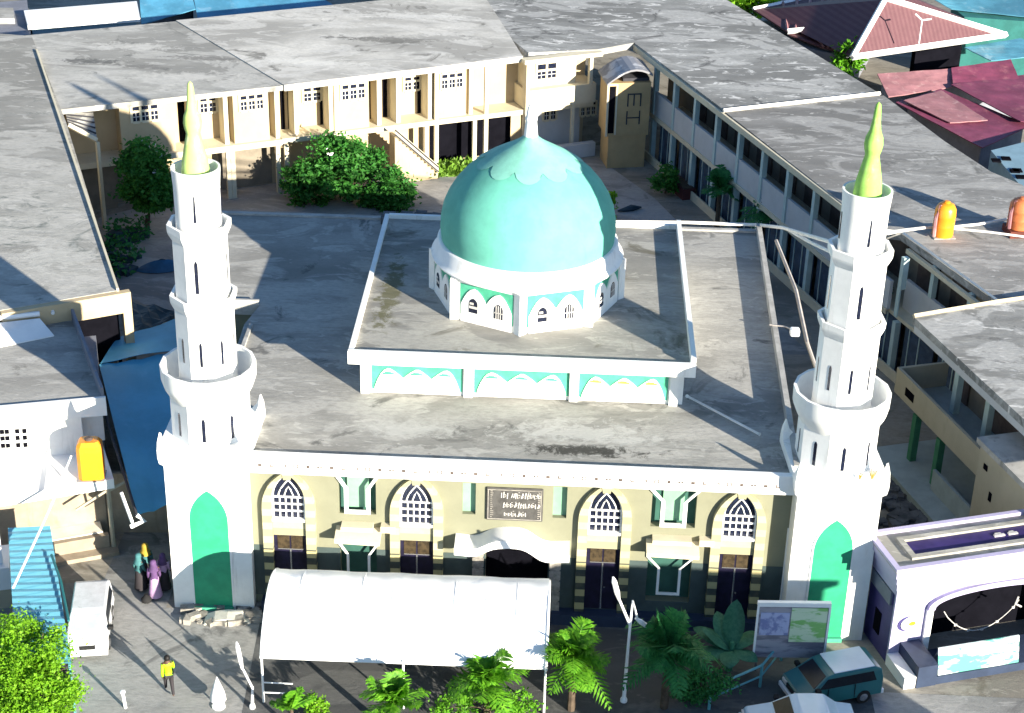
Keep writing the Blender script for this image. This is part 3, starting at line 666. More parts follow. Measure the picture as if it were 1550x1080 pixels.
# projecting bays with windows on the upper floor
def bay(px0, px1, ytop, wpx0, wpx1, wy0, wy1, zb=3.4, d=.25, cols=3, dim=False):
    s0, s1 = fs(px0, ytop, d), fs(px1, ytop, d)
    m = MB(FFr); m.box(s0, s1, d, 1.598, zb, 6.548); o = m.build('bay', M['school'], school)
    ym = (wy0+wy1)/2
    window(o, FFr, fs(wpx0, ym, d), fs(wpx1, ym, d), fzz(wpx0, wy1, d)-.3, fzz(wpx0, wy0, d)-.3, d, cols); return s0, s1
bay(180, 262, 165, 198, 240, 153, 179)
bay(352, 406, 150, 362, 399, 137, 162)
bay(505, 558, 135, 516, 553, 121, 146)
bay(658, 706, 115, 667, 701, 105, 129)
for (a, b, y0, y1) in ((301,328,143,169),(458,486,129,152),(611,636,113,135)):
    ym = (y0+y1)/2; window(school, FFr, fs(a,ym,1.6), fs(b,ym,1.6), fzz(a,y1,1.6)-.15, fzz(a,y0,1.6)-.15, 1.6, 2)
for (a, b) in ((268,279),(404,408),(424,430),(435,442),(484,488),(559,563),(579,586),(591,596),(632,637),(706,709)):
    doorp(school, FFr, fs(a,150,1.55), fs(b,150,1.55), 3.45, 6.2, 1.58)
for px in (288, 340, 418, 447, 500, 573, 602, 650, 712):             # thin pilasters between the bays
    m = MB(FFr); s_ = fs(px, 150, .4); m.box(s_-.13, s_+.13, .3, 1.58, 3.4, 6.549); m.build('pilaster', M['school_white'], school)
# ground floor: dark open bays, posts
for (s0, s1) in ((9.0, 12.3), (1.0, 5.0), (22.7, 28.3)):
    m = MB(FFr); m.box(s0, s1, 1.56, 1.597, .05, 3.0); m.build('open_bay', M['dark'] if s0 > 20 else M['school_dim'], school)
for px, yb in ((345, 278), (352, 280), (420, 262), (433, 262), (645, 226), (660, 250), (718, 222), (735, 236)):
    s_, z_ = FFr.hit(px, yb, 0); s_ = fs(px, yb-40, 0.1)
    m = MB(FFr); top_ = 3.14 if px < 640 or px in (645, 718) else 6.549
    m.box(s_-.13, s_+.13, -.02, .22, 0, 3.04 if px < 500 else 3.148)
    if top_ > 4: m.box(s_-.12, s_+.12, 0.0, .2, 3.452, 6.548)
    m.build('post', M['school_white'], school)
# outside stair with two flights and handrails
sA, sB = fs(592,205,-.4), fs(657,250,-.4)
m = MB(FFr)
for k in range(12):
    s_ = sA + (sB-sA)*k/12; m.box(s_, s_+(sB-sA)/12-.002, -1.1, -.06, 0, 2.9*(1-k/12)+.15)
stair = m.build('stair', M['school'], school)
m = MB(FFr); m.plate([(sA,3.2),(sB,.4),(sB,.9),(sA,3.7)], -1.2, -1.11); m.build('balustrade', M['school_white'], stair)
m = MB(FFr); 
for dz in (.95, 1.25): m.tube([FFr0 for FFr0 in [(sA,-1.22,2.95+dz-.6), (sB,-1.22,.15+dz-.6)]], .05, 6)
m.build('handrail', M['dark_edge'], stair)
# right hand end pavilion
p0, p1 = fs(797,120,-.3), fs(903,120,-.3)
m = MB(FFr); m.box(p0, p1, -.3, 1.597, 3.5, 4.75); m.box(p0+.2, p1-1.2, .3, 1.59, 4.752, 6.548); m.box(p0, p0+.22, -.3, .28, 4.752, 6.548); m.box(p1-.5, p1-.28, -.3, 0, 4.752, 6.548); m.box(p0,p1,-.32,1.59,6.2,6.545) if False else None
pav = m.build('pavilion', M['school_white'], school)
window(pav, FFr, fs(812,97,.3), fs(843,97,.3), 5.2, 6.3, .3, 2, .45)
m = MB(FFr); m.box(p0-.2, p1+.3, -.45, .2, 6.56, 6.82); m.build('roof_slab', M['school_white'], pav)
m = MB(FFr); m.box(p0, p0+.28, -.3, 0, 0, 3.498); m.box(p0+3.3, p0+3.5, -.2, 0, .0, 3.498); m.build('post', M['school_white'], pav)
m = MB(FFr); m.box(p0+.6, p1-.3, 1.3, 1.59, .0, 3.2); low = m.build('lower_wall', M['wing_wall'], pav)
window(low, FFr, fs(822,174,1.3), fs(842,174,1.3), 2.0, 3.1, 1.3, 2); window(low, FFr, fs(878,166,1.3), fs(902,166,1.3), 2.0, 3.0, 1.3, 3)
m = MB(FFr); m.box(p0+.4, p1-.1, -.8, -.32, 0, .9); m.build('low_wall', M['wing_wall'], pav)
# left corner link with slatted canopy
m = MB(FFr); m.box(0.3, 2.6, .9, 1.597, 0, 3.0); m.build('porch_wall', M['school_dim'], school)
# ------------------------------------------------------------------ SCHOOL: left wing
lw = thing('school_wing', 'long left school wing under a sunlit flat grey concrete roof beside the minaret', 'school', (-27, 84, 0))
lp = [P(48,55,6.9)[:2], P(100,185,6.9)[:2], P(178,440,6.9)[:2], P(0,470,6.9)[:2], P(-140,490,6.9)[:2], P(-140,40,6.9)[:2]]
m = MB(); m.prism(lp, 6.55, 6.9); m.build('roof', M['roof_left'], lw)
def inset(poly, d):
    c_ = Vector((sum(p[0] for p in poly)/len(poly), sum(p[1] for p in poly)/len(poly)))
    return [tuple(Vector(p[:2]) + (c_-Vector(p[:2])).normalized()*d) for p in poly]
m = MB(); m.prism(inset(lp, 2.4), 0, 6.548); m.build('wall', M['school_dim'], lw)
edir = (Vector(lp[2])-Vector(lp[0])).normalized(); FL = Fr(lp[2], math.degrees(math.atan2(edir.y, edir.x)))   # a runs to the camera, b inward = right side positive
for k in range(7):
    s_ = -.5 - k*5.2; m = MB(FL); m.box(s_-.15, s_+.15, -.12-.2, -.12, 0, 6.548); m.build('post', M['school_white'], lw)
m = MB(FL); m.box(-36, -.2, -.30, -.22, 3.0, 4.0); m.box(-36, 0, -2.3, -.31, 3.0, 3.2); m.build('gallery', M['school_white'], lw)
m = MB(FL); m.box(-36, .05, -.05, .06, 6.35, 7.03); m.build('roof_kerb', M['school_white'], lw)
# end beam and leg at the alley
f2 = Fr(lp[3], math.degrees(math.atan2(lp[2][1]-lp[3][1], lp[2][0]-lp[3][0]))); Lf = (Vector(lp[2])-Vector(lp[3])).length
m = MB(f2); m.box(0, Lf+.5, -.35, -.002, 5.9, 6.88); m.box(Lf+.1, Lf+.5, -.35, .0, 3.2, 5.898); m.build('end_beam', M['school'], lw)
m = MB(f2); m.box(0, Lf, .3, .6, 3, 5.9); m.build('end_bay', M['dark'], lw)
# slatted canopy in the corner
t = thing('slatted_canopy', 'grey slatted corner canopy between the left wing and far school block', 'canopy', P(125,200,5.6))
m = MB(); q = [P(98,168,6.4), P(140,163,6.4), P(147,212,5.5), P(104,190,6.2)]; m.sheet([[q[0], q[1]], [q[3], q[2]]], .1); m.build('canopy_roof', M['parapet'], t)
m = MB()
for k in range(7):
    u = k/6; a = Vector(q[0]).lerp(Vector(q[3]), u); b = Vector(q[1]).lerp(Vector(q[2]), u); m.tube([tuple(a+Vector((0,0,.06))), tuple(b+Vector((0,0,.06)))], .05, 4)
m.build('slats', M['dark_edge'], t)
m = MB(); m.tube([P(104,190,6.3), P(147,213,5.5)], .16, 4); b_ = PY(147,213,P(147,213,5.5)[1]); m.tube([(b_[0], b_[1], 5.4), (b_[0], b_[1], 0)], .14, 4); m.build('frame', M['school_white'], t)
# ------------------------------------------------------------------ SCHOOL: right wing
rw = thing('classroom_wing', 'long right school wing with grey parapet gallery and stepped flat roofs behind the minaret', 'school', (14, 100, 0))
FWr = Fr(P(960,65,6.9), -68.6)
def wq(px, py, z=6.9): return P(px, py, z)[:2]
r1 = [wq(800,80), wq(905,75), wq(960,65), wq(1095,166), wq(1330,141), wq(1100,0), wq(1010,-70), wq(640,-45)]
m = MB(); m.prism(r1, 6.5, 6.9); m.build('roof', M['roof_wing'], rw)
r2 = [wq(1097,167), wq(1283,312), wq(1312,345), wq(1365,352), wq(1510,456), wq(1640,440), wq(1600,335), wq(1548,278), wq(1500,258), wq(1430,212), wq(1338,143)]
m = MB(); m.prism(r2, 6.45, 6.82); m.build('roof', M['roof_wing2'], rw)
m = MB(); q0, q1 = P(1095,168,6.9), P(1332,142,6.9); m.tube([q0, q1], .13, 4); m.build('roof_kerb', M['pipe'], rw); m = MB(); m.tube([P(1300,345,6.95), P(1366,352,6.95), P(1510,455,6.95)], .07, 4); m.build('roof_kerb', M['pipe'], rw)
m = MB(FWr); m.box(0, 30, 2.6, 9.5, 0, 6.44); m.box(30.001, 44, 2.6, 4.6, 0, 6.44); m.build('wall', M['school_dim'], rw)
m = MB(FWr); m.box(2.5, 33, .12, .3, 3.2, 4.75); m.box(33.001, 43.5, 1.0, 1.18, 3.2, 4.75); par = m.build('gallery_parapet', M['wing_wall'], rw)
m = MB(FWr); m.box(2.5, 43.5, .301, 2.598, 3.0, 3.2); m.box(2.5, 33, .05, .119, 2.95, 3.25); m.build('gallery_floor', M['school_white'], rw)
m = MB(FWr); m.box(0, 31, -.08, .05, 6.42, 6.78); m.box(33, 43, .75, .95, 6.2, 6.43); m.build('gutter', M['school_white'], rw)
for k in range(11):
    s_ = 3.4 + k*3.05; m = MB(FWr); m.box(s_-.14, s_+.14, .06, .36, 4.752, 6.43); m.box(s_-.14, s_+.14, .05, .118, 3.251, 4.751); m.box(s_-.15, s_+.15, .06, .36, 0, 2.948); m.build('post', M['wing_post'], rw)
for k in range(3):
    s_ = 35.2 + k*3.2; m = MB(FWr); m.box(s_-.14, s_+.14, .98, 1.25, 4.752, 6.43); m.box(s_-.14, s_+.14, .98, 1.25, 0, 3.0); m.build('post', M['wing_post'], rw)
for k in range(13):
    s_ = 4.2 + k*3.05; m = MB(FWr); m.box(s_, s_+1.9, 2.5, 2.598, 3.3, 5.9); m.build('door', M['brown_panel'], rw)
    m = MB(FWr); m.box(s_-.4, s_+2.2, .5, .56, .1, 2.9); m.build('window', M['blueglass'], rw)
    m = MB(FWr)
    for q in (.45, 1.35): m.box(s_-.4+q-.03, s_-.4+q+.03, .46, .499, .1, 2.9)
    m.box(s_-.4, s_+2.2, .46, .499, 2.1, 2.17) if False else None
    m.build('mullion', M['wing_post'], rw)
m = MB(FWr); m.box(2.6, 43, -.05, .04, .0, .55); m.build('plinth', M['school_white'], rw)
# ------------------------------------------------------------------ stair tower with raised strokes
tw = thing('stair_tower', 'narrow ochre stair tower with E and H shaped grilles, in the courtyard corner', 'tower', (4.0, 105.6, 0))
FTw = Fr((2.55, 104.9), 12); 
m = MB(FTw); m.box(0, 2.75, 0, 2.2, 2.2, 5.7); m.build('upper_wall', M['tower'], tw)
m = MB(FTw); m.box(.18, 2.62, .08, 2.2, 0, 2.198); m.build('lower_wall', M['tower'], tw)
m = MB(FTw)
for (a0, a1, c0, c1) in ((-.06,.06,2.2,5.68),(.52,.62,2.3,5.66),(.061,.519,5.56,5.68)): m.box(a0, a1, -.05, -.002, c0, c1)
m.build('frame', M['school_white'], tw)
m = MB(FTw); m.box(.1, .48, -.02, -.0021, 2.4, 5.5); m.build('slot_window', M['dark'], tw)
m = MB(FTw); cx = 1.72
for (a0, a1, c0, c1) in ((-.45,.45,4.92,5.0),(-.45,-.37,4.15,4.919),(.37,.45,4.15,4.919),(-.06,.02,4.2,4.919)): m.box(cx+a0, cx+a1, -.03, -.002, c0, c1)
for (a0, a1, c0, c1) in ((-.47,-.39,2.95,3.85),(.35,.43,2.95,3.85),(-.389,.349,3.36,3.43)): m.box(cx+a0, cx+a1, -.03, -.002, c0, c1)
m.build('lettering', M['dark_edge'], tw)
m = MB(FTw); pts = []
for i in range(9):
    a = i/8; pts.append((a*2.9-.1, 5.72 + .9*math.sin(a*math.pi*.8)))
m.plate([(p[0], p[1]) for p in pts] + [(p[0], p[1]-.12) for p in pts[::-1]], -.15, 2.6); m.build('roof', M['metal_sheet'], tw)
m = MB(FTw); m.box(1.0, 2.7, .3, 2.5, 5.71, 5.9); m.build('roof_edge', M['dark_edge'], tw)
# ------------------------------------------------------------------ BALCONY BLOCK (right, middle)
bb = thing('balcony_block', 'cream school block with long balcony and green posts at the right edge', 'school', (19, 66, 0))
FC = Fr(P(1385,480,6.9), -72)
r3 = [wq(1383,480), FC.pt(14.2,-.05,0)[:2], FC.pt(14.2,8.4,0)[:2], wq(1650,438), wq(1512,458)]
m = MB(); m.prism(r3, 6.55, 6.9); m.build('roof', M['roof_wing'], bb)
m = MB(); m.tube([P(1383,479,6.95), P(1512,457,6.95), P(1640,439,6.95)], .12, 4); m.build('roof_kerb', M['cream_wall'], bb)
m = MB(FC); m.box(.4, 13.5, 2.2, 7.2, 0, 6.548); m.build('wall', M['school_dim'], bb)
m = MB(FC); m.box(.1, 12.5, -.02, .12, 6.2, 6.549); m.build('eaves_beam', M['wing_wall'], bb)
m = MB(FC); m.box(-.3, 8.2, -.35, -.2, 3.0, 4.25); m.box(-.3, -.15, -.199, 2.198, 3.0, 4.25); par = m.build('balcony_parapet', M['cream_wall'], bb)
m = MB(FC); m.box(.7, 1.5, -.37, -.3505, 3.35, 3.75); m.build('opening', M['dark'], par)
m = MB(FC); m.box(-.149, 8.2, -.199, 2.198, 2.85, 3.05); m.build('balcony_floor', M['porch'], bb)
for s_ in (2.2, 4.9):
    m = MB(FC); m.box(s_-.17, s_+.17, 1.2, 1.5, 3.052, 6.54); m.build('post', M['wing_post'], bb)
for s_ in (1.7, 3.9):
    m = MB(FC); m.box(s_-.16, s_+.16, -.3, 0.0, .5, 2.849); m.build('post', M['green_post'], bb)
m = MB(FC); m.box(.6, 1.9, 2.1, 2.198, 3.1, 5.4); m.box(3.6, 7.4, 2.1, 2.198, 3.1, 4.7); m.build('door', M['brown_panel'], bb)
m = MB(FC)
for k in range(5): m.tube([(3.9+k*.75, 2.05, 5.0), (3.95+k*.75, 2.0, 5.5), (4.2+k*.75, 2.05, 5.75)], .04, 5)
m.build('window_bars', M['silver'], bb)
m = MB(FC); m.box(.3, 8.2, -1.6, 2.198, .0, .5); m.box(4.2, 8.2, -.5, -.36, .502, 1.5); m.build('porch', M['porch'], bb)
m = MB(FC); m.box(8.25, 14, -1.0, 3.0, 0, 5.2); et = m.build('end_wall', M['cream_wall'], bb)
m = MB(FC); m.box(8.1, 14, -1.15, 3.0, 5.2, 5.45); m.build('end_roof', M['parapet'], et)
m = MB(FC); m.box(9.4, 9.6, -1.03, -1.002, 3.2, 3.6); m.box(8.7, 9.0, -1.03, -1.002, 4.3, 4.55); m.build('vent', M['dark'], et)
# ------------------------------------------------------------------ GATE BUILDING
gt = thing('gate_building', 'lilac white gate building with indigo side wall and dark arched opening', 'gate', (15, 54, 0))
FG = Fr((13.03, 54.46), 18); FG.v = (-.287, .958); GL = 9.0; GD = 1.97
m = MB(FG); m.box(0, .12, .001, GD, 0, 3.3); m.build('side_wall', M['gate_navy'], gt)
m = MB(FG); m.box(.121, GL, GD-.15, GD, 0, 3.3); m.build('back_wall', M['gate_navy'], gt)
a0, a1 = 1.62, 6.9; ac = (a0+a1)/2; hw = (a1-a0)/2                   # front wall with an arched opening
arc = [(ac + hw*math.cos(math.pi - math.pi*i/20), 2.35 + .62*math.sin(math.pi*i/20)**.8) for i in range(21)]
m = MB(FG); m.plate([(0,0),(a0,0)] + arc + [(a1,0),(GL,0),(GL,3.6),(0,3.6)], -.12, 0); m.build('front_wall', M['gate'], gt)
m = MB(FG); ring = [(ac + (hw+.28)*math.cos(math.pi - math.pi*i/20), 2.35 + .84*math.sin(math.pi*i/20)**.8) for i in range(21)]
m.plate(ring + arc[::-1], -.30, -.121); m.build('arch_trim', M['gate'], gt)
m = MB(FG); m.box(a0-.28, a0-.02, -.26, -.121, .4, 2.349); m.build('jamb', M['white_trim'], gt)
m = MB(FG); m.box(.4, GL-.3, 1.2, 1.25, 0, 3.6); m.build('passage', M['dark'], gt)
m = MB(FG); m.box(-.06, .42, -1.7, -.1205, 0, .5); m.build('pedestal', M['white_trim'], gt)
m = MB(FG); m.box(.44, 1.25, -1.75, -.1206, 0, .95); m.box(1.251, a1+1, -1.72, -.1206, .0, .36); m.build('plinth', M['plinth'], gt)
for k, (o_, z0, z1) in enumerate(((.08,3.22,3.55),(.16,3.552,3.9),(.26,3.902,4.25),(.38,4.252,4.48))):
    m = MB(FG); m.box(-o_, GL, -.12-o_-.05, GD+.08, z0, z1); m.build('cornice', M['gate'], gt)
m = MB(FG); m.box(-.39, GL, -.55, GD+.06, 4.482, 4.56); rfg = m.build('roof', M['gate_roof'], gt)
m = MB(FG); m.box(-.42, GL, -.58, -.36, 4.562, 4.68); m.box(-.42, -.2, -.359, GD+.1, 4.562, 4.68); m.box(-.199, GL, GD-.1, GD+.1, 4.562, 4.70); m.build('roof_kerb', M['gate'], gt)
m = MB(FG); m.box(.75, GL, .28, 1.2, 4.562, 4.572); m.build('trough', M['gate_trough'], rfg)
m = MB(FG); m.box(.5, .73, .03, 1.45, 4.5605, 4.68); m.box(.731, GL, .03, .26, 4.5605, 4.67); m.box(.731, GL, 1.22, 1.45, 4.5605, 4.67); m.build('trough_rim', M['gate_roof'], rfg)
for (a_, b_) in ((4.3,4.75),(4.9,5.3)):
    m = MB(FG); m.box(a_, b_, .7, .82, 4.573, 4.62); m.box(a_+.1, b_-.1, .821, .92, 4.573, 4.61); m.build('roof_fitting', M['silver'], rfg)
m = MB(FG); e = [(.64+.42*math.cos(2*math.pi*i/24), 1.78+.33*math.sin(2*math.pi*i/24)) for i in range(24)]
m.plate(e, -.15, -.1205); m.build('emblem_ring', M['gate_navy'], gt)
m = MB(FG); e = [(.75+.42*math.cos(2*math.pi*i/24), 1.80+.31*math.sin(2*math.pi*i/24)) for i in range(24)]
m.plate(e, -.19, -.1505); emb = m.build('emblem', M['white_trim'], gt)
m = MB(FG); e = [(.80+.15*math.cos(2*math.pi*i/9), 1.80+.10*math.sin(2*math.pi*i/9)) for i in range(9)]; m.plate(e, -.205, -.1905); m.build('emblem_badge', M['yellow'], emb)
m = MB(FG); pts = [(a0+.45+3.2*t, -.2, 2.15 - 1.15*math.sin(math.pi*t)**.8) for t in [i/16 for i in range(17)]]; m.tube(pts, .02, 6)
for i in range(3, 16, 3): p_ = pts[i]; m.box(p_[0]-.06, p_[0]+.06, p_[1]-.02, p_[1]+.02, p_[2]-.06, p_[2]+.03)
m.tube([(a0+3.6,-.2,2.3),(a0+3.5,-.22,2.0),(a0+3.8,-.2,1.8)], .04, 5); m.build('hanging_chain', M['silver'], gt)
f_side = Fr((FG.pt(0,GD,0)[0], FG.pt(0,GD,0)[1]), math.degrees(math.atan2(-.958, .287)))   # the side wall, a runs towards the street
m = MB(f_side); m.box(.2, GD-.15, -.10, -.002, 2.55, 3.15); m.build('side_band', M['slate'], gt)
m = MB(f_side); m.box(.7, 1.2, -.03, -.002, .7, 1.7); m.build('side_window', M['dark'], gt)
tb = thing('banner_board', 'long board with a green sea mural leaning under the gate arch', 'banner', FG.pt(3.0,-1.5,.36))
m = MB(FG); m.add([(1.35,-1.66,.362),(4.75,-1.66,.362),(4.75,-1.40,1.42),(1.35,-1.40,1.42),(1.35,-1.60,.362),(4.75,-1.60,.362),(4.75,-1.34,1.42),(1.35,-1.34,1.42)], [(0,1,2,3),(7,6,5,4),(0,4,5,1),(1,5,6,2),(2,6,7,3),(3,7,4,0)]); m.build('panel', M['banner'], tb)
for a_ in (1.45, 4.65):
    m = MB(FG); m.tube([(a_,-1.36,1.38),(a_,-.9,.37)], .03, 5); m.build('strut', M['chrome'], tb)
# ------------------------------------------------------------------ BILLBOARD
bb2 = thing('billboard', 'white framed billboard with a blue picture and a green picture, by the right minaret', 'billboard', (9.4, 53.4, 0))
BY = 53.4; q = [PY(1143,912,BY), PY(1260,898,BY), PY(1252,985,BY), PY(1140,1000,BY)]
bx0, bx1, bz0, bz1 = q[3][0], q[1][0], .75, q[0][2]
FB = Fr((bx0, BY), 3.0); bl = bx1-bx0; tilt = .0
m = MB(FB); m.box(0, bl, 0, .10, bz0, bz1); m.build('panel', M['poster_grey'], bb2)
m = MB(FB); m.box(-.05, bl+.05, -.05, .12, bz1-.16, bz1+.02); m.box(-.06, .02, -.05, -.002, bz0, bz1-.162); m.box(bl-.02, bl+.06, -.05, .12, bz0-.05, bz1-.162); m.build('frame', M['white_trim'], bb2)
m = MB(FB); m.box(.1, bl*.45, -.03, -.002, bz0+1.05, bz1-.45); m.build('picture', M['poster_blue'], bb2)
m = MB(FB); m.box(bl*.47, bl-.05, -.03, -.002, bz0+.75, bz1-.22); m.build('picture', M['poster_green'], bb2)
for s_ in (.15, bl-.15):
    m = MB(FB); m.tube([(s_,.17,0),(s_,.17,bz1-.3)], .05, 6); m.build('post', M['chrome'], bb2)
# ------------------------------------------------------------------ TENT
tn = thing('canopy_tent', 'large white arched canopy tent with ribbed roof in front of the mosque doors', 'tent', (-5, 52.8, 0))
tx_a, tx_b = -10.2, .05
def tent_prof(t):
    # front eave (t=0) to rear eave (t=1)
    y = 50.35 + 5.2*t; z = 2.05 + 1.62*math.sin(math.pi*min(1,t*1.02))**.75
    return y, z
rows = []
NXs = 72
for j in range(19):
    t = j/18; y, z = tent_prof(t)
    row = []
    for i in range(NXs+1):
        u = i/NXs; sag = -.07*abs(math.sin(math.pi*u*9))**.6*0 - .02*(1-abs(math.cos(math.pi*u*9)))*math.sin(math.pi*t) + .02*math.sin(23*u+5*t)*t
        flare = .35*(1-t)**2*0
        row.append((tx_a + (tx_b-tx_a)*u + (.15 if i == NXs else 0)*0, y + .02*u*4, z + sag))
    rows.append(row)
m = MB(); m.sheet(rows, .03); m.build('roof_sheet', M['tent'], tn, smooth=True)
m = MB()
for (x_, t_) in ((tx_a-.02, 0), (tx_b+.02, 0)):
    pts = [(x_, tent_prof(j/14)[0], tent_prof(j/14)[1]-.03) for j in range(15)]; m.tube(pts, .05, 6)
m.build('end_bow', M['white_metal'], tn)
m = MB()
for k in range(1, 9):
    x_ = tx_a + (tx_b-tx_a)*k/9; pts = [(x_, tent_prof(.08+j*.06)[0], tent_prof(.08+j*.06)[1]+.002) for j in range(14)]; m.tube(pts, .010, 6)
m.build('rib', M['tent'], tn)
for x_ in (tx_a, tx_a+(tx_b-tx_a)*.5, tx_b):
    for t_ in (0.01, .99):
        y, z = tent_prof(t_); m = MB(); m.tube([(x_, y, 0), (x_, y, z)], .045, 6); m.build('leg', M['white_metal'], tn)
m = MB(); m.tube([(tx_a, 50.4, .9), (tx_a+1.1, 50.4, .9)], .03, 5); m.tube([(tx_a, 50.4, .45), (tx_a+1.1, 50.4, .45)], .03, 5); m.build('brace', M['white_metal'], tn)
# ------------------------------------------------------------------ STREET LAMPS, POSTS
def lamp(base, arms, h, label, r=.09):
    t = thing('street_lamp', label, 'street lamp', base)
    m = MB(); m.tube([(base[0], base[1], 0), (base[0]+.02, base[1], h*.5), (base[0]+.05, base[1], h)], [r*1.3, r*1.05, r*.85], 8); m.build('pole', M['white_metal'], t)
    m = MB(); m.lathe([(r*2.2, 0), (r*2.2, .12), (r*1.4, .2)], base[:2], 10); m.build('base_plate', M['white_metal'], t)
    for (p, hd) in arms:
        m = MB(); m.tube([(base[0]+.05, base[1], h-.05)] + p, [r*.9]+[r*.8]*len(p), 8); arm = m.build('arm', M['white_metal'], t)
        a = Vector(p[-1]); d = Vector(hd); n_ = d.normalized(); m = MB()
        m.tube([tuple(a - n_*.1), tuple(a + d*.25), tuple(a + d*.8), tuple(a + d)], [r*.9, r*1.7, r*1.6, r*.6], 8); m.build('lamp_head', M['white_metal'], arm)
    return t
b0 = P(944,1062,0); 
pa = PY(949,945,b0[1]); pb = PY(936,905,b0[1]-.2); pc = PY(928,874,b0[1]-.5)
lamp(b0, [([pb], Vector(pc)-Vector(pb)), ([tuple(Vector(PY(958,910,b0[1]+.1))), tuple(Vector(PY(965,938,b0[1]+.3)))], Vector(PY(983,951,b0[1]+.4))-Vector(PY(965,938,b0[1]+.3)))], pa[2], 'tall white street lamp with two arms among the palms', .06)
b1 = P(382,1072,0); pt = PY(366,1010,b1[1]); pt2 = PY(358,972,b1[1])
lamp(b1, [([pt], Vector(pt2)-Vector(pt))], PY(376,1040,b1[1])[2], 'leaning white street lamp left of the white tent', .05)
b2 = P(190,1072,0)
t = thing('post', 'short white roadside post with a cap, right of the bright green tree', 'post', b2)
m = MB(); m.tube([b2, (b2[0]-.05, b2[1], .68)], .06, 8); m.build('shaft', M['white_metal'], t); m = MB(); m.lathe([(.07,.68),(.1,.7),(.1,.76),(.03,.8)], (b2[0]-.05, b2[1]), 8); m.build('cap', M['white_metal'], t)
b3 = P(331,1070,0)
t = thing('parasol', 'folded white parasol standing on the street left of the leaning lamp', 'parasol', b3)
m = MB(); m.lathe([(.05,.3),(.30,.34),(.27,.6),(.14,1.0),(.05,1.25),(.01,1.36)], b3[:2], 10); m.build('folded_cover', M['white_cloth'], t, smooth=True)
m = MB(); m.lathe([(.25,0),(.25,.06),(.04,.08),(.035,.32)], b3[:2], 10); m.build('stand', M['white_metal'], t)
# ------------------------------------------------------------------ LEFT SHOP BUILDING
sh = thing('shop_building', 'white shop with grey flat roof and block vents at the left edge', 'shop', (-22, 62, 0))
SZ = 6.0
ro = [P(-120,628,SZ)[:2], P(158,603,SZ)[:2], P(148,578,SZ)[:2], P(112,482,SZ)[:2], P(-120,505,SZ)[:2]]
m = MB(); m.prism(ro, SZ-.35, SZ); m.build('roof', M['roof_shop'], sh)
ffr = Fr(P(-120,628,SZ), math.degrees(math.atan2(ro[1][1]-ro[0][1], ro[1][0]-ro[0][0]))); LS = (Vector(ro[1])-Vector(ro[0])).length
m = MB(ffr); m.box(0, LS+.05, -.12, -.002, SZ-.75, SZ+.1); m.build('fascia', M['white_trim'], sh)
zl = 3.45
m = MB(ffr); m.box(0, LS-1.0, .12, .35, zl, SZ-.352); m.box(LS-1.02, LS-.15, 1.0, 1.2, zl, SZ-.352); sw = m.build('wall', M['white'], sh)
m = MB(ffr); m.box(LS-1.0, LS-.2, 1.2, 6.5, 0, SZ-.353); m.box(0, LS-.6, 2.6, 2.8, 0, zl-.01); m.build('side_wall', M['slate'], sh)
m = MB(ffr)
for (pa_, pb_) in (((1,12),(24,41)),):
    pass
for px in (3, 10.5, 26, 37):
    for py in (654, 664, 675):
        a_, c_ = ffr.hit(px+ (py-654)*.08, py - px*.04, .12); m.box(a_-.085, a_+.085, .09, .119, c_-.10, c_+.10)
m.build('block_vents', M['dark'], sh)
# right parapet in shade, rear white sheet
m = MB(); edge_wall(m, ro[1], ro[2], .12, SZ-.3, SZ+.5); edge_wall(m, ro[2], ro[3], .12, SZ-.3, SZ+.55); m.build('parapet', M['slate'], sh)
m = MB(); q = [P(-100,545,SZ+.05), P(82,508,SZ+.05), P(60,482,SZ+.5), P(-100,500,SZ+.5)]; m.sheet([[q[0], q[1]], [q[3], q[2]]], .05); m.build('white_sheet', M['white_trim'], sh)
m = MB(); m.tube([P(-60,475,SZ+.75), P(75,458,SZ+.75)], .14, 6); m.tube([P(-60,488,SZ+.65), P(60,475,SZ+.65)], .12, 6); m.tube([P(78,455,SZ+.75), P(80,475,SZ+.55)], .08, 6); m.build('roof_pipes', M['white_metal'], sh)
# ledge over the open front
lfr = Fr(P(-120,772,zl), math.degrees(math.atan2(P(172,725,zl)[1]-P(-120,772,zl)[1], P(172,725,zl)[0]-P(-120,772,zl)[0]))); LL = (Vector(P(172,725,zl)[:2])-Vector(P(-120,772,zl)[:2])).length
m = MB(lfr); m.box(0, LL, 0, 3.4, zl-.45, zl); m.build('ledge', M['white_trim'], sh)
m = MB(lfr); m.box(0, LL-.3, 1.2, 1.3, .0, zl-.452); m.build('recess_wall', M['tan'], sh)
m = MB(lfr); m.tube([(LL-.25,.1,0),(LL-.25,.1,zl-.45)], .1, 6); m.tube([(LL-1.6,.1,2.2),(LL-.2,.1,zl-.5)], .06, 6); m.tube([(LL-.25,.1,zl-.6),(LL+.7,.1,zl-.2)], .07, 6); m.build('post', M['cream_wall'], sh)
m = MB(lfr); m.box(LL-2.6, LL-.4, .1, .35, 0, .75); m.box(LL-2.7, LL-.1, -.4, .09, 0, .18); m.build('low_wall', M['tan'], sh)
m = MB(lfr); m.box(LL-2.9, LL-.6, .36, 1.19, .1, .8); m.build('sun_patch_block', M['pale_sand'], sh)  # pale block added as the sunlit patch, its brightness put into the colour
q = P(100,716,zl); m = MB(); m.tube([P(108,690,zl+1.0), P(95,722,zl+.05)], .04, 5); m.build('strut', M['white_metal'], sh)
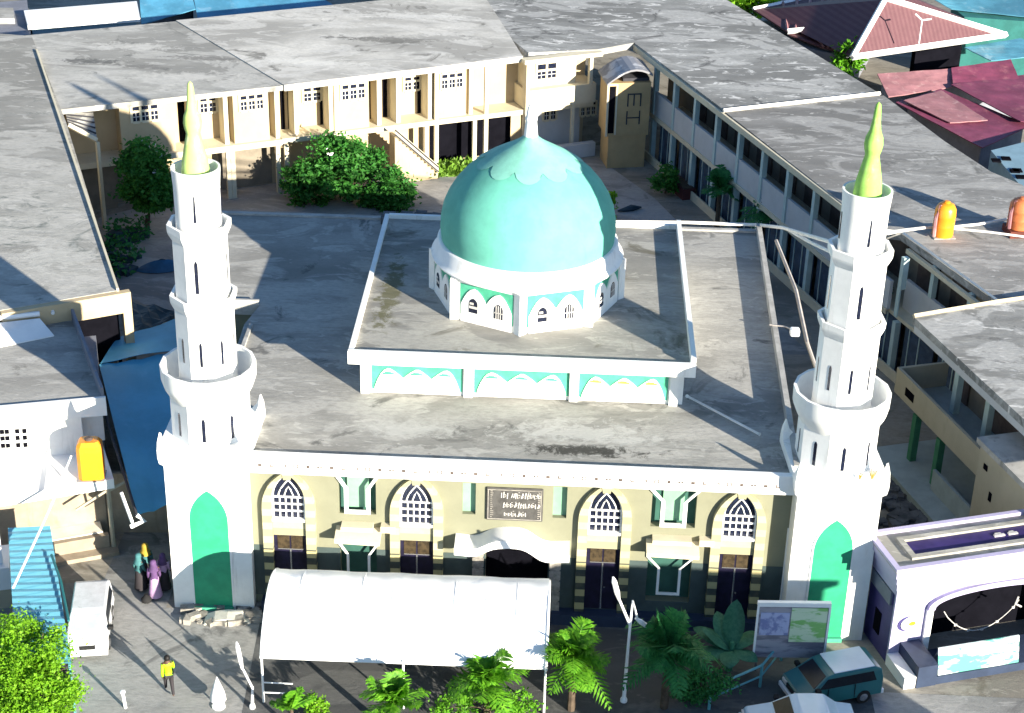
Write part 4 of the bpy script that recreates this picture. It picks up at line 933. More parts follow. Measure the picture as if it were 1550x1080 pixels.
# left low annexe wall at picture edge
an = thing('kiosk', 'low white kiosk wall at the left edge above the bright green tree', 'kiosk', P(0,930,0))
q0 = P(-60,930,0); q1 = P(21,920,0); fk = Fr(q0, math.degrees(math.atan2(q1[1]-q0[1], q1[0]-q0[0]))); LK = (Vector(q1[:2])-Vector(q0[:2])).length
m = MB(fk); m.box(0, LK, 0, 1.6, 0, .9); m.build('wall', M['cream_wall'], an); m = MB(fk); m.box(-.02, LK+.03, -.03, 1.63, .902, 1.9); m.build('upper_band', M['white_trim'], an)
m = MB(fk); m.box(LK-.35, LK-.2, .3, .45, 1.902, 4.6); m.box(LK-.6, LK-.1, .2, .6, 4.602, 4.72); m.build('post', M['white_metal'], an)
# teal corrugated roof
tr = thing('corrugated_roof', 'sloping teal corrugated roof beside the parked white van', 'roof', P(60,900,0))
q = [P(12,800,2.9), P(76,797,2.9), P(108,1004,2.3), P(24,1004,2.3)]
NR = 40; rows = []
for j in range(NR+1):
    t = j/NR; a = Vector(q[0]).lerp(Vector(q[3]), t); b = Vector(q[1]).lerp(Vector(q[2]), t)
    dz = .018*math.cos(2*math.pi*t*20)
    rows.append([tuple(a.lerp(b, u) + Vector((0,0,dz))) for u in (0,.5,1)])
m = MB(); m.sheet(rows, .03); m.build('sheet', M['tealroof'], tr)
m = MB(); m.tube([P(78,840,2.95), P(92,880,2.85), P(104,940,2.6)], .05, 6); m.build('cable', M['carteal'], tr)
m = MB(); m.prism([(q[1][0]-.03,q[1][1]), (q[2][0]-.03,q[2][1]), (q[2][0]-.12,q[2][1]), (q[1][0]-.12,q[1][1])], 0, [2.82,2.22,2.22,2.82]); m.build('side_sheet', M['railteal'], tr)
m = MB(); m.box(q[3][0]-.3, q[2][0]-.15, q[2][1]+.02, q[2][1]+.12, 0, 2.2) ; m.build('front_wall', M['dark_edge'], tr)
m = MB(); m.tube([P(20,890,3.1), P(62,800,3.55), P(101,712,zl+.5)], .05, 6); tag(m.build('guy_pole', M['pipe']), 'long thin white pole leaning from the shop ledge over the teal roof', 'pole')
# tanks
def tank(px, py, z, h, r, label, mat, foot=None, square=False):
    q = P(px, py, z); t = thing('water_tank', label, 'water tank', q)
    m = MB(Fr(q[:2], 8, z))
    if square:
        def rr_(w_, d_, z_): return [(-w_,-d_*.7,z_),(-w_*.7,-d_,z_),(w_*.7,-d_,z_),(w_,-d_*.7,z_),(w_,d_*.7,z_),(w_*.7,d_,z_),(-w_*.7,d_,z_),(-w_,d_*.7,z_)]
        m.loft([rr_(r,r*.8,.06), rr_(r,r*.8,h*.78), rr_(r*.96,r*.77,h*.9), rr_(r*.72,r*.55,h)])
    else:
        m.lathe([(r*.97,.04),(r,.1),(r,h*.3),(r*1.03,h*.32),(r,h*.36),(r,h*.6),(r*1.03,h*.62),(r,h*.66),(r*.98,h*.82),(r*.75,h*.95),(r*.4,h)], (0,0), 20)
    m.build('body', M[mat], t, smooth=not square)
    m = MB(Fr(q[:2], 8, z)); m.lathe([(r*.32,h*.985),(r*.34,h*1.03),(r*.2,h*1.06)], (0,0), 12); m.build('lid', M['brown_panel'] if square else M[mat], t)
    m = MB(Fr(q[:2], 8, z)); m.box(-r*1.05, r*1.05, -r*.9, r*.9, 0, .04) if not foot else m.box(-r, r, -r, r, -foot, .02); m.build('stand', M['tank_foot'] if foot else M['parapet'], t)
    if not square:
        m = MB(Fr(q[:2], 8, z)); m.tube([(-r*1.02,-.3,.1),(-r*1.08,-.3,h*.6),(-r*.6,-.1,h*.96)], .09, 6); m.build('inlet_pipe', M['pinkish'], t)
    return t
tank(140, 722, zl, 1.75, .5, 'yellow orange jerrycan shaped water tank on the white shop ledge', 'tank', square=True)
tank(1426, 357, 6.83, 1.75, .52, 'orange yellow water tank on the grey roof right of the minaret', 'tank')
tank(1541, 345, 7.15, 1.55, .58, 'rust orange water tank on a dark stand at the right edge', 'tank2', foot=.35)
# ------------------------------------------------------------------ BLUE AWNING
aw = thing('alley_awning', 'blue tarpaulin awning stretched over the alley left of the minaret', 'awning', (-17.5, 62, 0))
q = [P(150,552,4.5), P(275,528,4.5), P(290,735,3.2), P(207,779,3.2)]
rows = []
for j in range(13):
    t = j/12; a = Vector(q[0]).lerp(Vector(q[3]), t); b = Vector(q[1]).lerp(Vector(q[2]), t)
    rows.append([tuple(a.lerp(b, i/10) + Vector((0,0,-.28*math.sin(math.pi*i/10)*(.4+.6*t) + .04*math.sin(i*2.1+j*.9)))) for i in range(11)])
m = MB(); m.sheet(rows, .02); m.build('tarp', M['awning'], aw, smooth=True)
m = MB(); a = P(148,550,4.52); b = P(207,780,3.2); m.tube([a, P(163,640,4.1), b], .06, 6); m.build('edge_bar', M['dark_edge'], aw)
m = MB(); m.tube([b, (b[0]+.3, b[1]+.0, b[2]-.25), (b[0]-.25, b[1]-.1, b[2]-.5)], .1, 4); m.tube([(b[0]-.6,b[1]+.2,b[2]+.9),(b[0]-.2,b[1],b[2]-.4)], .07, 4); m.build('bracket', M['white_trim'], aw)
aw2 = thing('alley_tarp', 'darker blue tarp behind the alley awning, under the school wing corner', 'awning', (-18, 71, 0))
q = [P(178,512,4.2), P(275,480,4.2), P(280,526,4.6), P(152,549,4.6)]
m = MB(); m.sheet([[tuple(Vector(q[0]).lerp(Vector(q[3]), j/4).lerp(Vector(q[1]).lerp(Vector(q[2]), j/4), i/6) + Vector((0,0,.05*math.sin(i*1.3+j)))) for i in range(7)] for j in range(5)], .02); m.build('tarp', M['awning'], aw2, smooth=True)
m = MB(); m.tube([q[0], (q[0][0],q[0][1],0)], .05, 6); m.build('post', M['greypipe'], aw2)
aw3 = MB(); q = [P(178,452,4.2), P(262,470,3.4), P(275,480,3.3), P(190,512,4.0)]
aw3.sheet([[tuple(Vector(q[0]).lerp(Vector(q[3]), j/5).lerp(Vector(q[1]).lerp(Vector(q[2]), j/5), i/6) + Vector((0,0,.12*math.sin(i*1.9+j*1.2)))) for i in range(7)] for j in range(6)], .03)
tag(aw3.build('crumpled_tarp', M['tarp_dark']), 'crumpled dark tarp under the corner of the left school wing', 'tarp')
# back wall of the passage (tan, in shade) with the alley opening
pw = MB(Fr((-18.8, 61.0), 4)); pw.box(0, 4.1, 0, .2, 0, 2.9); tag(pw.build('alley_wall', M['tan']), 'tan wall closing the alley under the blue awning', 'wall')
# ------------------------------------------------------------------ FOLIAGE
def leaves(n, sampler, size, seed, flat=.5):
    rg = np.random.default_rng(seed); pts = sampler(rg, n); n = len(pts)
    d = rg.normal(size=(n,3)); d[:,2] = d[:,2]*flat - .15; d /= np.linalg.norm(d, axis=1)[:,None]
    e = rg.normal(size=(n,3)); e -= d*(e*d).sum(1)[:,None]; e /= np.linalg.norm(e, axis=1)[:,None]
    s = size*rg.uniform(.45,1.6,n)[:,None]
    v = np.stack([pts, pts+d*s*.5+e*s*.28, pts+d*s, pts+d*s*.5-e*s*.28], 1).reshape(-1,3)
    f = np.arange(n*4).reshape(-1,4)
    return v, f
def raw_mesh(name, v, f, mat, parent, smooth=False):
    me = bpy.data.meshes.new(name); q = parent; off = np.zeros(3)
    while q is not None: off += np.array(q.location); q = q.parent
    me.from_pydata((v-off).tolist(), [], f.tolist()); me.update(); me.materials.append(mat)
    o = bpy.data.objects.new(name, me); C.objects.link(o); o.parent = parent; return o
def clump_sampler(lobes, nclump, cr, shell=.55):
    """lobes: (centre, radii). clumps sit near the surface of the lobes, leaves gather round the clumps"""
    def f(rg, n):
        cs = []
        while len(cs) < nclump:
            c_, r_ = lobes[rg.integers(len(lobes))]; d = rg.normal(size=3); d /= np.linalg.norm(d)
            cs.append(np.array(c_) + d*np.array(r_)*rg.uniform(shell, 1.0))
        cs = np.array(cs); k = rg.integers(len(cs), size=n); w_ = rg.uniform(.55, 1.25, len(cs))[k][:,None]
        g_ = rg.normal(size=(n,3))*cr*.5*w_
        return cs[k] + g_*np.array([1,1,.75])
    return f
def tree(name, base, lobes, n, leaf, mat, label, cat='tree', nclump=60, cr=.6, seed=1, trunk_r=.16, flowers=0, cut=None):
    t = thing(name, label, cat, base)
    zc = sum(l[0][2] for l in lobes)/len(lobes); cxm = sum(l[0][0] for l in lobes)/len(lobes); cym = sum(l[0][1] for l in lobes)/len(lobes)
    m = MB(); b = Vector(base); top = Vector((cxm, cym, zc)); mid = b.lerp(top, .45) + Vector((.1,.05,0))
    m.tube([tuple(b), tuple(mid), tuple(top)], [trunk_r, trunk_r*.75, trunk_r*.35], 8)
    rr = random.Random(seed)
    for (c_, r_) in lobes:
        for k in range(3):
            e = Vector(c_) + Vector((rr.uniform(-.6,.6)*r_[0], rr.uniform(-.6,.6)*r_[1], rr.uniform(-.1,.6)*r_[2]))
            m.tube([tuple(mid), tuple(mid.lerp(e,.5)+Vector((0,0,.15))), tuple(e)], [trunk_r*.5, trunk_r*.3, trunk_r*.1], 5)
    m.build('trunk', M['bark'], t)
    v, f = leaves(n, clump_sampler(lobes, nclump, cr), leaf, seed)
    raw_mesh('crown', v, f, M[mat], t)
    if flowers:
        v, f = leaves(flowers, clump_sampler(lobes, 14, .35, .95), leaf*.9, seed+50); raw_mesh('blossom', v, f, M['white_cloth'], t)
    return t
b = P(222,352,0); cx, cyy = PY(222,262,b[1])[0], b[1]; zc = PY(222,262,b[1])[2]
tree('tree', (b[0], b[1], 0), [((cx,cyy,zc),(1.5,1.4,2.0)), ((cx+.3,cyy-.2,zc-.9),(1.4,1.3,1.2)), ((cx-.2,cyy,zc+.8),(1.1,1.0,1.0))], 16000, .24, 'lead', 'round dark green tree in the courtyard left of the left minaret', nclump=70, cr=.55, seed=2, flowers=60)
b = P(530,305,0); zc = PY(525,262,b[1])[2]; cx = PY(525,262,b[1])[0]
tree('tree', (b[0], b[1], 0), [((cx-.6,b[1],zc),(2.6,2.0,1.7)), ((cx-.9,b[1],zc+1.1),(1.5,1.3,1.1)), ((cx+1.2,b[1]-.3,zc-.1),(2.1,1.6,1.6)), ((cx+.4,b[1],zc+.8),(1.5,1.3,1.0)), ((cx-2.2,b[1]-.3,zc-.7),(1.5,1.4,1.2)), ((cx+2.9,b[1]-.5,zc-1.1),(1.1,1.0,.7))], 30000, .24, 'lead', 'broad bushy dark green tree in front of the school block', nclump=130, cr=.6, seed=3, trunk_r=.22, flowers=140)
b = P(48,1085,0); zc = 2.6; q = P(30,985,2.6)
tree('tree', (q[0], q[1], 0), [((q[0],q[1],2.5),(1.5,1.3,1.25)), ((q[0]+1.0,q[1]-1.0,1.8),(1.4,1.2,1.1)), ((q[0]-.6,q[1]-1.2,2.1),(1.4,1.2,1.1)), ((q[0]+.6,q[1]-2.0,1.5),(1.5,1.1,1.0))], 34000, .115, 'leafy', 'bright yellow green tree in the bottom left corner', nclump=110, cr=.5, seed=4)
def palm_fronds(base, hub, n, L, droop, seed, up=.9, lw=.26, npair=15):
    rg = random.Random(seed); v = []; f = []; stems = MB()
    for k in range(n):
        az = 2*math.pi*k/n + rg.uniform(-.25,.25); el = rg.uniform(.15, up)*math.pi/2; Lk = L*rg.uniform(.62,1.15); droop_ = droop*rg.uniform(.7,1.5)
        d = Vector((math.cos(az)*math.cos(el), math.sin(az)*math.cos(el), math.sin(el))); side = Vector((-math.sin(az), math.cos(az), 0))
        pts = []
        for i in range(npair+1):
            t = i/npair; pts.append(Vector(hub) + d*Lk*t + Vector((0,0,-droop_*Lk*t*t*(1.15-el*.35))))
        stems.tube([tuple(p) for p in pts[::3]], [.03,.026,.02,.015,.01,.008][:len(pts[::3])] if len(pts[::3]) <= 6 else .015, 4)
        for i in range(1, npair+1):
            t = i/npair; tan = (pts[i]-pts[i-1]).normalized(); ll = L*.34*(math.sin(math.pi*min(1,.12+t*.86))**.6)
            for sg in (-1,1):
                dr = (side*sg*.85 + tan*.55 + Vector((0,0,rg.uniform(-.45,.05)))).normalized(); w_ = tan*lw*.22; p = pts[i]
                n0 = len(v); e = p + dr*ll*rg.uniform(.85,1.1); mid = p + dr*ll*.5 + Vector((0,0,.02))
                v += [p - w_*.5, mid - w_, e, mid + w_, p + w_*.5]; f.append((n0,n0+1,n0+2,n0+3,n0+4))
    return v, f, stems
def palm(base, hz, n, L, droop, label, mat, seed, group=None, up=.9, trunk=.12, lean=(0,0)):
    t = thing('palm', label, 'palm', base, group)
    hub = (base[0]+lean[0], base[1]+lean[1], hz)
    m = MB(); NT = 9
    m.tube([(base[0]+lean[0]*(i/NT)**1.5, base[1]+lean[1]*(i/NT)**1.5, hz*i/NT) for i in range(NT+1)], [trunk*(1.25-.45*i/NT)*(1+.08*(i % 2)) for i in range(NT+1)], 8); m.build('trunk', M['bark'], t)
    v, f, stems = palm_fronds(base, hub, n, L, droop, seed, up)
    stems.build('stems', M[mat], t)
    me = bpy.data.meshes.new('fronds'); me.from_pydata([tuple(p - Vector(base)) for p in v], [], f); me.update(); me.materials.append(M[mat])
    o = bpy.data.objects.new('fronds', me); C.objects.link(o); o.parent = t
    return t
def palm_at(px, py, z, *a, **k):
    q = P(px, py, z); return palm((q[0], q[1], 0), z, *a, **k)
G = 'palms planted along the street in front of the mosque'
palm_at(738, 1034, 1.6, 26, 1.9, .62, 'bright green palm below the right half of the white tent', 'leafpalm', 21, G)
palm_at(868, 998, 2.3, 32, 1.9, .58, 'bright yellow green palm left of the double armed street lamp', 'leafpalm', 41, G)
palm_at(1012, 985, 2.6, 40, 2.2, .66, 'dark green palm in shade right of the double armed street lamp', 'leafdeep', 23, G)
palm_at(597, 1064, 1.5, 18, 1.5, .4, 'low green palm sprouting at the bottom edge under the tent middle', 'leafpalm', 24, G)
palm_at(441, 1072, 1.0, 9, .9, .25, 'small spiky palm near the left tent leg', 'leafpalm', 25, G, trunk=.07)
# shrub beside it
q = P(484,1072,.6); tree('shrub', (q[0],q[1],0), [((q[0],q[1],.65),(.6,.5,.5))], 1500, .12, 'leafy', 'small rounded yellow green shrub at the bottom edge under the tent', 'shrub', 14, .25, 7, .04)
q = P(780,1062,.9); tree('shrub', (q[0],q[1],0), [((q[0],q[1],.8),(.9,.6,.6)), ((q[0]-2.2,q[1],.7),(.8,.6,.5))], 2400, .12, 'leafpalm', 'feathery green shrub between the two bright palms', 'shrub', 24, .3, 8, .05)
q = P(1060,1030,1.0); tree('shrub', (q[0],q[1],0), [((q[0],q[1],.9),(1.3,.7,.75))], 3000, .13, 'leafdeep', 'dark shrub at the foot of the shaded palm', 'shrub', 26, .35, 9, .05)
# banana plant
q = P(1105,985,.9); bp = thing('banana_plant', 'large leaved teal green banana plant left of the billboard', 'plant', (q[0], q[1], 0))
m = MB(); m.tube([(q[0],q[1],0),(q[0]+.05,q[1],.7),(q[0]+.05,q[1],1.3)], [.16,.13,.08], 8); m.build('stalk', M['green_post'], bp)
def big_leaf(hub, az, el, L, wid, droop):
    d = Vector((math.cos(az)*math.cos(el), math.sin(az)*math.cos(el), math.sin(el))); sd = Vector((-math.sin(az), math.cos(az), 0)); nrm = sd.cross(d)
    rows = []
    for i in range(11):
        t = i/10; c_ = Vector(hub) + d*L*t + Vector((0,0,-droop*L*t*t)); w_ = wid*math.sin(math.pi*min(1,.04+t*.96))**.7
        rows.append([tuple(c_ + sd*w_*s_ + nrm*(-abs(s_)*w_*.25*-1) + Vector((0,0,.02*math.sin(9*t+s_)))) for s_ in (-1,-.5,0,.5,1)])
    return rows
for (az, el, L_, wd, dr) in ((1.35,1.25,2.2,.42,.1),(2.7,.75,2.1,.4,.45),(.4,.8,1.7,.36,.4),(3.6,.5,1.9,.42,.5),(4.6,.6,1.5,.38,.5),(5.6,.6,1.5,.36,.5),(2.0,.9,2.0,.36,.3),(3.1,.95,2.0,.36,.35)):
    m = MB(); m.sheet(big_leaf((q[0],q[1],.9), az, el, L_, wd, dr), .012); m.build('leaf', M['leafbanana'], bp, smooth=True)
# courtyard plants
GP = 'small palms beside the right school wing'
for (px, py, z, L_, lab, sd) in ((1090,285,2.6,1.7,'dark palm by the right wing, left of the other courtyard palm',31),(1163,322,2.6,1.8,'dark palm by the right wing just behind the mosque roof',32),(1332,462,2.4,1.6,'dark palm between the right minaret and the balcony block',33)):
    palm_at(px, py, z, 20, L_, .5, lab, 'leafdeep', sd, GP)
q = P(1008,275,.8); tree('shrub', (q[0],q[1],0), [((q[0],q[1],.9),(.8,.8,.8))], 1800, .2, 'lead', 'dark shrub at the foot of the right wing by the stair tower', 'shrub', 20, .4, 12, .05)
q = P(922,318,.9); tree('shrub', (q[0],q[1],0), [((q[0],q[1],1.1),(.35,.35,.9))], 500, .2, 'leafy', 'slim yellow green shrub at the right side of the dome', 'shrub', 10, .3, 13, .04)
q = P(1030,292,0); t = thing('planter', 'dark maroon planter box at the foot of the right wing', 'planter', q)
m = MB(Fr(q[:2], -68)); m.box(-1.2,1.2,-.4,.4,0,.7); m.build('box', M['planter'], t); m = MB(Fr(q[:2], -68)); m.box(-1.1,1.1,-.32,.32,.702,.75); m.build('soil', M['bark'], t)
q = P(835,188,1.2); palm((q[0],q[1],0), 1.5, 8, 1.2, .5, 'little dark palm behind the dome finial, against the far wall', 'leafdeep', 35, None, .7, .06)
# grass strip below the stair
gq = [P(612,268,0), P(705,252,0), P(712,258,0), P(655,272,0), P(640,276,0)]
def grass_s(rg, n):
    a = np.array(gq[0]); b = np.array(gq[2]); u = rg.uniform(size=(n,1)); w_ = rg.uniform(-1,1,size=(n,1))
    p = a + (b-a)*u; p[:,1] += (w_*.8)[:,0]; p[:,2] = rg.uniform(0,.45,n); return p
v, f = leaves(5000, grass_s, .3, 60, 2.0); me = bpy.data.meshes.new('grass'); me.from_pydata(v.tolist(), [], f.tolist()); me.materials.append(M['grass'])
o = bpy.data.objects.new('grass', me); C.objects.link(o); tag(o, 'strip of bright grass in front of the school stair', 'grass', kind='stuff')
# plants among the far roofs
q = P(1132,8,4.5); tree('bush', (q[0],q[1],0), [((q[0],q[1],5.2),(1.5,1.2,1.6))], 1600, .5, 'leafy', 'bright green bush behind the right wing at the top edge', 'bush', 24, .8, 15, .08)
q = P(1282,100,4.0); tree('bush', (q[0],q[1],0), [((q[0],q[1],4.4),(.7,.6,1.3))], 1200, .35, 'leafpalm', 'narrow green bush at the corner of the maroon hip roof', 'bush', 20, .5, 16, .07)
q = P(640,2,2.5); tree('tree', (q[0],q[1]+3,0), [((q[0]-2.5,q[1]+3,4),(3.5,2,2)), ((q[0]+2.5,q[1]+3,4),(3.5,2,2)), ((q[0],q[1]+6,5),(5,2,2.5))], 5000, .4, 'lead', 'dark tree behind the far school roof at the top edge', nclump=60, cr=.9, seed=17)
# courtyard junk at left
jt = thing('rubbish_heap', 'dark green heap of rubbish and plants beside the left school wing', 'heap', P(182,385,0))
q = P(184,385,0); m = MB(); rr = random.Random(9)
for k in range(26):
    a = q[0]+rr.uniform(-1.0,1.0); b = q[1]+rr.uniform(-3.2,3.2); fr_ = Fr((a,b), rr.uniform(0,90)); m.fr = fr_; s_ = rr.uniform(.15,.5); m.box(-s_,s_,-s_*.6,s_*.6,0,rr.uniform(.15,.7))
m.build('scrap', M['tarp_dark'], jt)
v, f = leaves(500, lambda rg, n: np.array(q)+np.stack([rg.uniform(-1.2,1.2,n), rg.uniform(-3.4,3.4,n), rg.uniform(.1,1.1,n)],1), .3, 71); raw_mesh('weeds', v, f, M['leafdeep'], jt)
q = P(246,408,0); t = thing('rowing_boat', 'dark upturned boat shape on the courtyard left of the minaret', 'boat', q)
m = MB(Fr(q[:2], 18)); ls = []
for i in range(9):
    u = -1+2*i/8; w_ = .55*(1-abs(u)**2.2)+.03; ls.append([(u*1.5,-w_,.05),(u*1.5,-w_*.6,.35*(1-u*u)+.08),(u*1.5,0,.5*(1-u*u)+.1),(u*1.5,w_*.6,.35*(1-u*u)+.08),(u*1.5,w_,.05)])
m.loft(ls); m.build('hull', M['deepblue'], t, smooth=True); m = MB(Fr(q[:2], 18)); m.tube([(-1.4,0,.12),(0,0,.62),(1.4,0,.12)], .04, 5); m.build('keel', M['tarp_dark'], t)
q = P(935,322,0); m = MB(Fr(q[:2], 25)); m.tube([(0,0,.1),(.9,0,.16),(1.6,.05,.1)], [.05,.22,.05], 7); tag(m.build('rolled_mat', M['tarp_dark']), 'dark rolled mat lying on the courtyard right of the dome', 'mat')
# rubble ground right of the right minaret, and at the left minaret foot
rb = MB(); rr = random.Random(19)
for k in range(240):
    px = rr.uniform(1330, 1425); py = rr.uniform(700, 800)
    q = P(px, py, 0); 
    rb.fr = Fr(q[:2], rr.uniform(0, 90)); s_ = rr.uniform(.12, .45); rb.box(-s_, s_, -s_*.5, s_*.5, 0, rr.uniform(.08, .35))
tag(rb.build('rubble', M['darkrubble']), 'dark rubble heaped between the right minaret and the balcony block', 'rubble', kind='stuff')
rb = MB(); 
for k in range(46):
    px = rr.uniform(275, 392); py = rr.uniform(918, 945); q = P(px, py, 0)
    rb.fr = Fr(q[:2], rr.uniform(0, 90)); s_ = rr.uniform(.08, .32); rb.box(-s_, s_, -s_*.6, s_*.6, 0, rr.uniform(.05, .25))
tag(rb.build('rubble', M['debris']), 'pale broken rubble at the foot of the left minaret', 'rubble', kind='stuff')
q = P(345,938,0); t = thing('slab', 'curved pale slab lying at the foot of the left minaret', 'slab', q)
m = MB(Fr(q[:2], 6)); m.plate([(-.9,.05),(-.5,.2),(0,.27),(.55,.22),(.9,.08),(.9,0),(-.9,0)], -.35, .3); m.build('slab_body', M['pale_sand'], t)
# ------------------------------------------------------------------ VEHICLES
def wheel(parent, f, a, b, r=.3, w_=.2):
    m = MB(f); loops = []
    for (rr_, bb_) in ((r*.6,-w_/2),(r*.95,-w_/2),(r,-w_/4),(r,w_/4),(r*.95,w_/2),(r*.6,w_/2)):
        loops.append([(a+rr_*math.cos(2*math.pi*i/16), b+bb_, r+rr_*math.sin(2*math.pi*i/16)) for i in range(16)])
    m.loft(loops); o = m.build('wheel', M['tyre'], parent, smooth=True)
    m = MB(f); m.loft([[(a+r*.55*math.cos(2*math.pi*i/12), b+s_*(w_/2+.01), r+r*.55*math.sin(2*math.pi*i/12)) for i in range(12)] for s_ in (-1,1)]); m.build('rim', M['chrome'], o)
def car(loc, rot, label, body, glass, Lc=4.1, Wc=1.65, Hc=1.5, van=False, roofmat_=None, cat='car', name='parked_car'):
    t = thing(name, label, cat, (loc[0], loc[1], 0)); f = Fr(loc[:2], rot); hw = Wc/2; hl = Lc/2
    # a runs backward(-) to forward(+)
    if van: sil = [(-hl,.3),(-hl,1.0),(-hl+.05,Hc-.12),(-hl+.3,Hc),(hl-1.35,Hc),(hl-1.15,Hc-.05),(hl-.55,.98),(hl-.05,.8),(hl,.55),(hl,.3)]
    else: sil = [(-hl,.3),(-hl,.85),(-hl+.6,.95),(-hl+1.1,Hc-.05),(-hl+1.5,Hc),(hl-1.9,Hc),(hl-1.7,Hc-.05),(hl-1.05,.95),(hl-.15,.78),(hl,.55),(hl,.3)]
    def hw_at(z): return hw if z <= .98 else hw*(1-.16*(z-.98)/(Hc-.98))
    m = MB(f); n = len(sil); m.add([(p[0],-hw_at(p[1]),p[1]) for p in sil]+[(p[0],hw_at(p[1]),p[1]) for p in sil], [tuple(range(n)), tuple(range(2*n-1,n-1,-1))]+[(i,(i+1)%n,(i+1)%n+n,i+n) for i in range(n)])
    body_o = m.build('body', M[body], t, bevel=.04)
    if roofmat_:
        m = MB(f); m.box(-hl+.35, hl-1.4, -hw*.8, hw*.8, Hc+.004, Hc+.05); m.build('roof_panel', M[roofmat_], t, bevel=.02)
    ws = (sil[5],sil[6]) if van else (sil[6],sil[7])
    a_, b_ = (Vector(sil[5]), Vector(sil[6])) if van else (Vector(sil[6]), Vector(sil[7]))
    nrm = Vector((b_.y-a_.y, -(b_.x-a_.x))); nrm = -nrm.normalized() if nrm.x < 0 else nrm.normalized()
    p0 = a_.lerp(b_, .08)+nrm*.012; p1 = a_.lerp(b_, .92)+nrm*.012; w0 = hw_at(p0.y)-.12; w1 = hw_at(p1.y)-.1
    q0 = p0 - nrm*.05; q1 = p1 - nrm*.05
    m = MB(f); m.add([(p0.x,-w0,p0.y),(p0.x,w0,p0.y),(p1.x,w1,p1.y),(p1.x,-w1,p1.y),(q0.x,-w0,q0.y),(q0.x,w0,q0.y),(q1.x,w1,q1.y),(q1.x,-w1,q1.y)], [(0,1,2,3),(7,6,5,4),(0,4,5,1),(1,5,6,2),(2,6,7,3),(3,7,4,0)]); m.build('windscreen', M[glass], t)
    for s_ in (-1,1):
        m = MB(f); z0, z1 = 1.0, Hc-.14; xa, xb = (-hl+.3, hl-1.1) if van else (-hl+1.15, hl-1.6)
        y0, y1 = s_*(hw_at(z0)+.008), s_*(hw_at(z1)+.008); yi0, yi1 = y0-s_*.04, y1-s_*.04
        m.add([(xa,y0,z0),(xb+.35,y0,z0),(xb-.02,y1,z1),(xa+.12,y1,z1),(xa,yi0,z0),(xb+.35,yi0,z0),(xb-.02,yi1,z1),(xa+.12,yi1,z1)], [(0,1,2,3),(7,6,5,4),(0,4,5,1),(1,5,6,2),(2,6,7,3),(3,7,4,0)]); m.build('side_window', M['carglass'], t)
        m = MB(f); m.box(hl-.06, hl+.02, s_*hw*.62-.16, s_*hw*.62+.16, .58, .74); m.build('headlight', M['silver'], t)
        for a_w in (-hl+.75, hl-.75): wheel(t, f, a_w, s_*(hw-.09))
    m = MB(f); m.box(hl-.04, hl+.08, -hw, hw, .3, .5); m.box(-hl-.08, -hl+.04, -hw, hw, .3, .5); m.build('bumper', M[body] if body != 'carteal' else M['carwhite'], t, bevel=.02)
    for s_ in (-1, 1):
        m = MB(f); xm = hl-.75 if van else hl-1.35; m.box(xm, xm+.16, min(s_*hw, s_*(hw+.2)), max(s_*hw, s_*(hw+.2)), .98, 1.12); m.build('mirror', M['tyre'], t)
        m = MB(f)
        for xd in ((-.55, .55) if van else (-.45, .4)): m.box(xd-.012, xd+.012, min(s_*(hw-.02), s_*(hw+.006)), max(s_*(hw-.02), s_*(hw+.006)), .38, .97)
        m.build('door_gap', M['tyre'], t)
    m = MB(f); m.box(hl+.081, hl+.095, -.26, .26, .34, .46); m.build('number_plate', M['silver'], t)
    m = MB(f); m.box(hl-.03, hl+.015, -hw*.38, hw*.38, .56, .72); m.build('grille', M['tyre'], t)
    return t
q = P(132,975,0); q = P(142,1003,0); car((q[0]-.5, q[1]+1.7), -80, 'white minivan parked beside the teal corrugated roof', 'vangrey', 'windscreen', 3.4, 1.5, 1.5, True, cat='van', name='parked_van')
q = P(1255,1068,0); car((q[0]+.1, q[1]+.6), 200, 'teal and white minibus parked beside the gate plinth', 'carteal', 'carglass', 3.4, 1.55, 1.5, True, 'carwhite', cat='minibus', name='parked_minibus')
q = P(1205,1082,0); car((q[0]-.05, q[1]-1.25), 185, 'pale blue car at the bottom edge in front of the minibus', 'carblue', 'carglass', 4.0, 1.65, 1.45)
q = P(397,268,0); car((q[0], q[1]+1.0), 20, 'small dark car parked under the left bays of the school block', 'cardark', 'carglass', 3.4, 1.5, 1.35)
# teal railing
t = thing('railing', 'teal tube railing between the banana plant and the pale blue car', 'railing', P(1110,1050,0))
a = P(1073,1074,0); b = P(1150,1040,0); c_ = P(1182,1000,0)
for p in (a, b, c_):
    m = MB(); m.tube([p, (p[0],p[1],1.05)], .06, 6); m.build('post', M['railteal'], t)
m = MB(); m.tube([(a[0],a[1],1.0),(b[0],b[1],1.0),(c_[0],c_[1],1.0)], .05, 6); m.tube([(a[0],a[1],.5),(b[0],b[1],.5),(c_[0],c_[1],.5)], .04, 6); m.build('rail', M['railteal'], t)
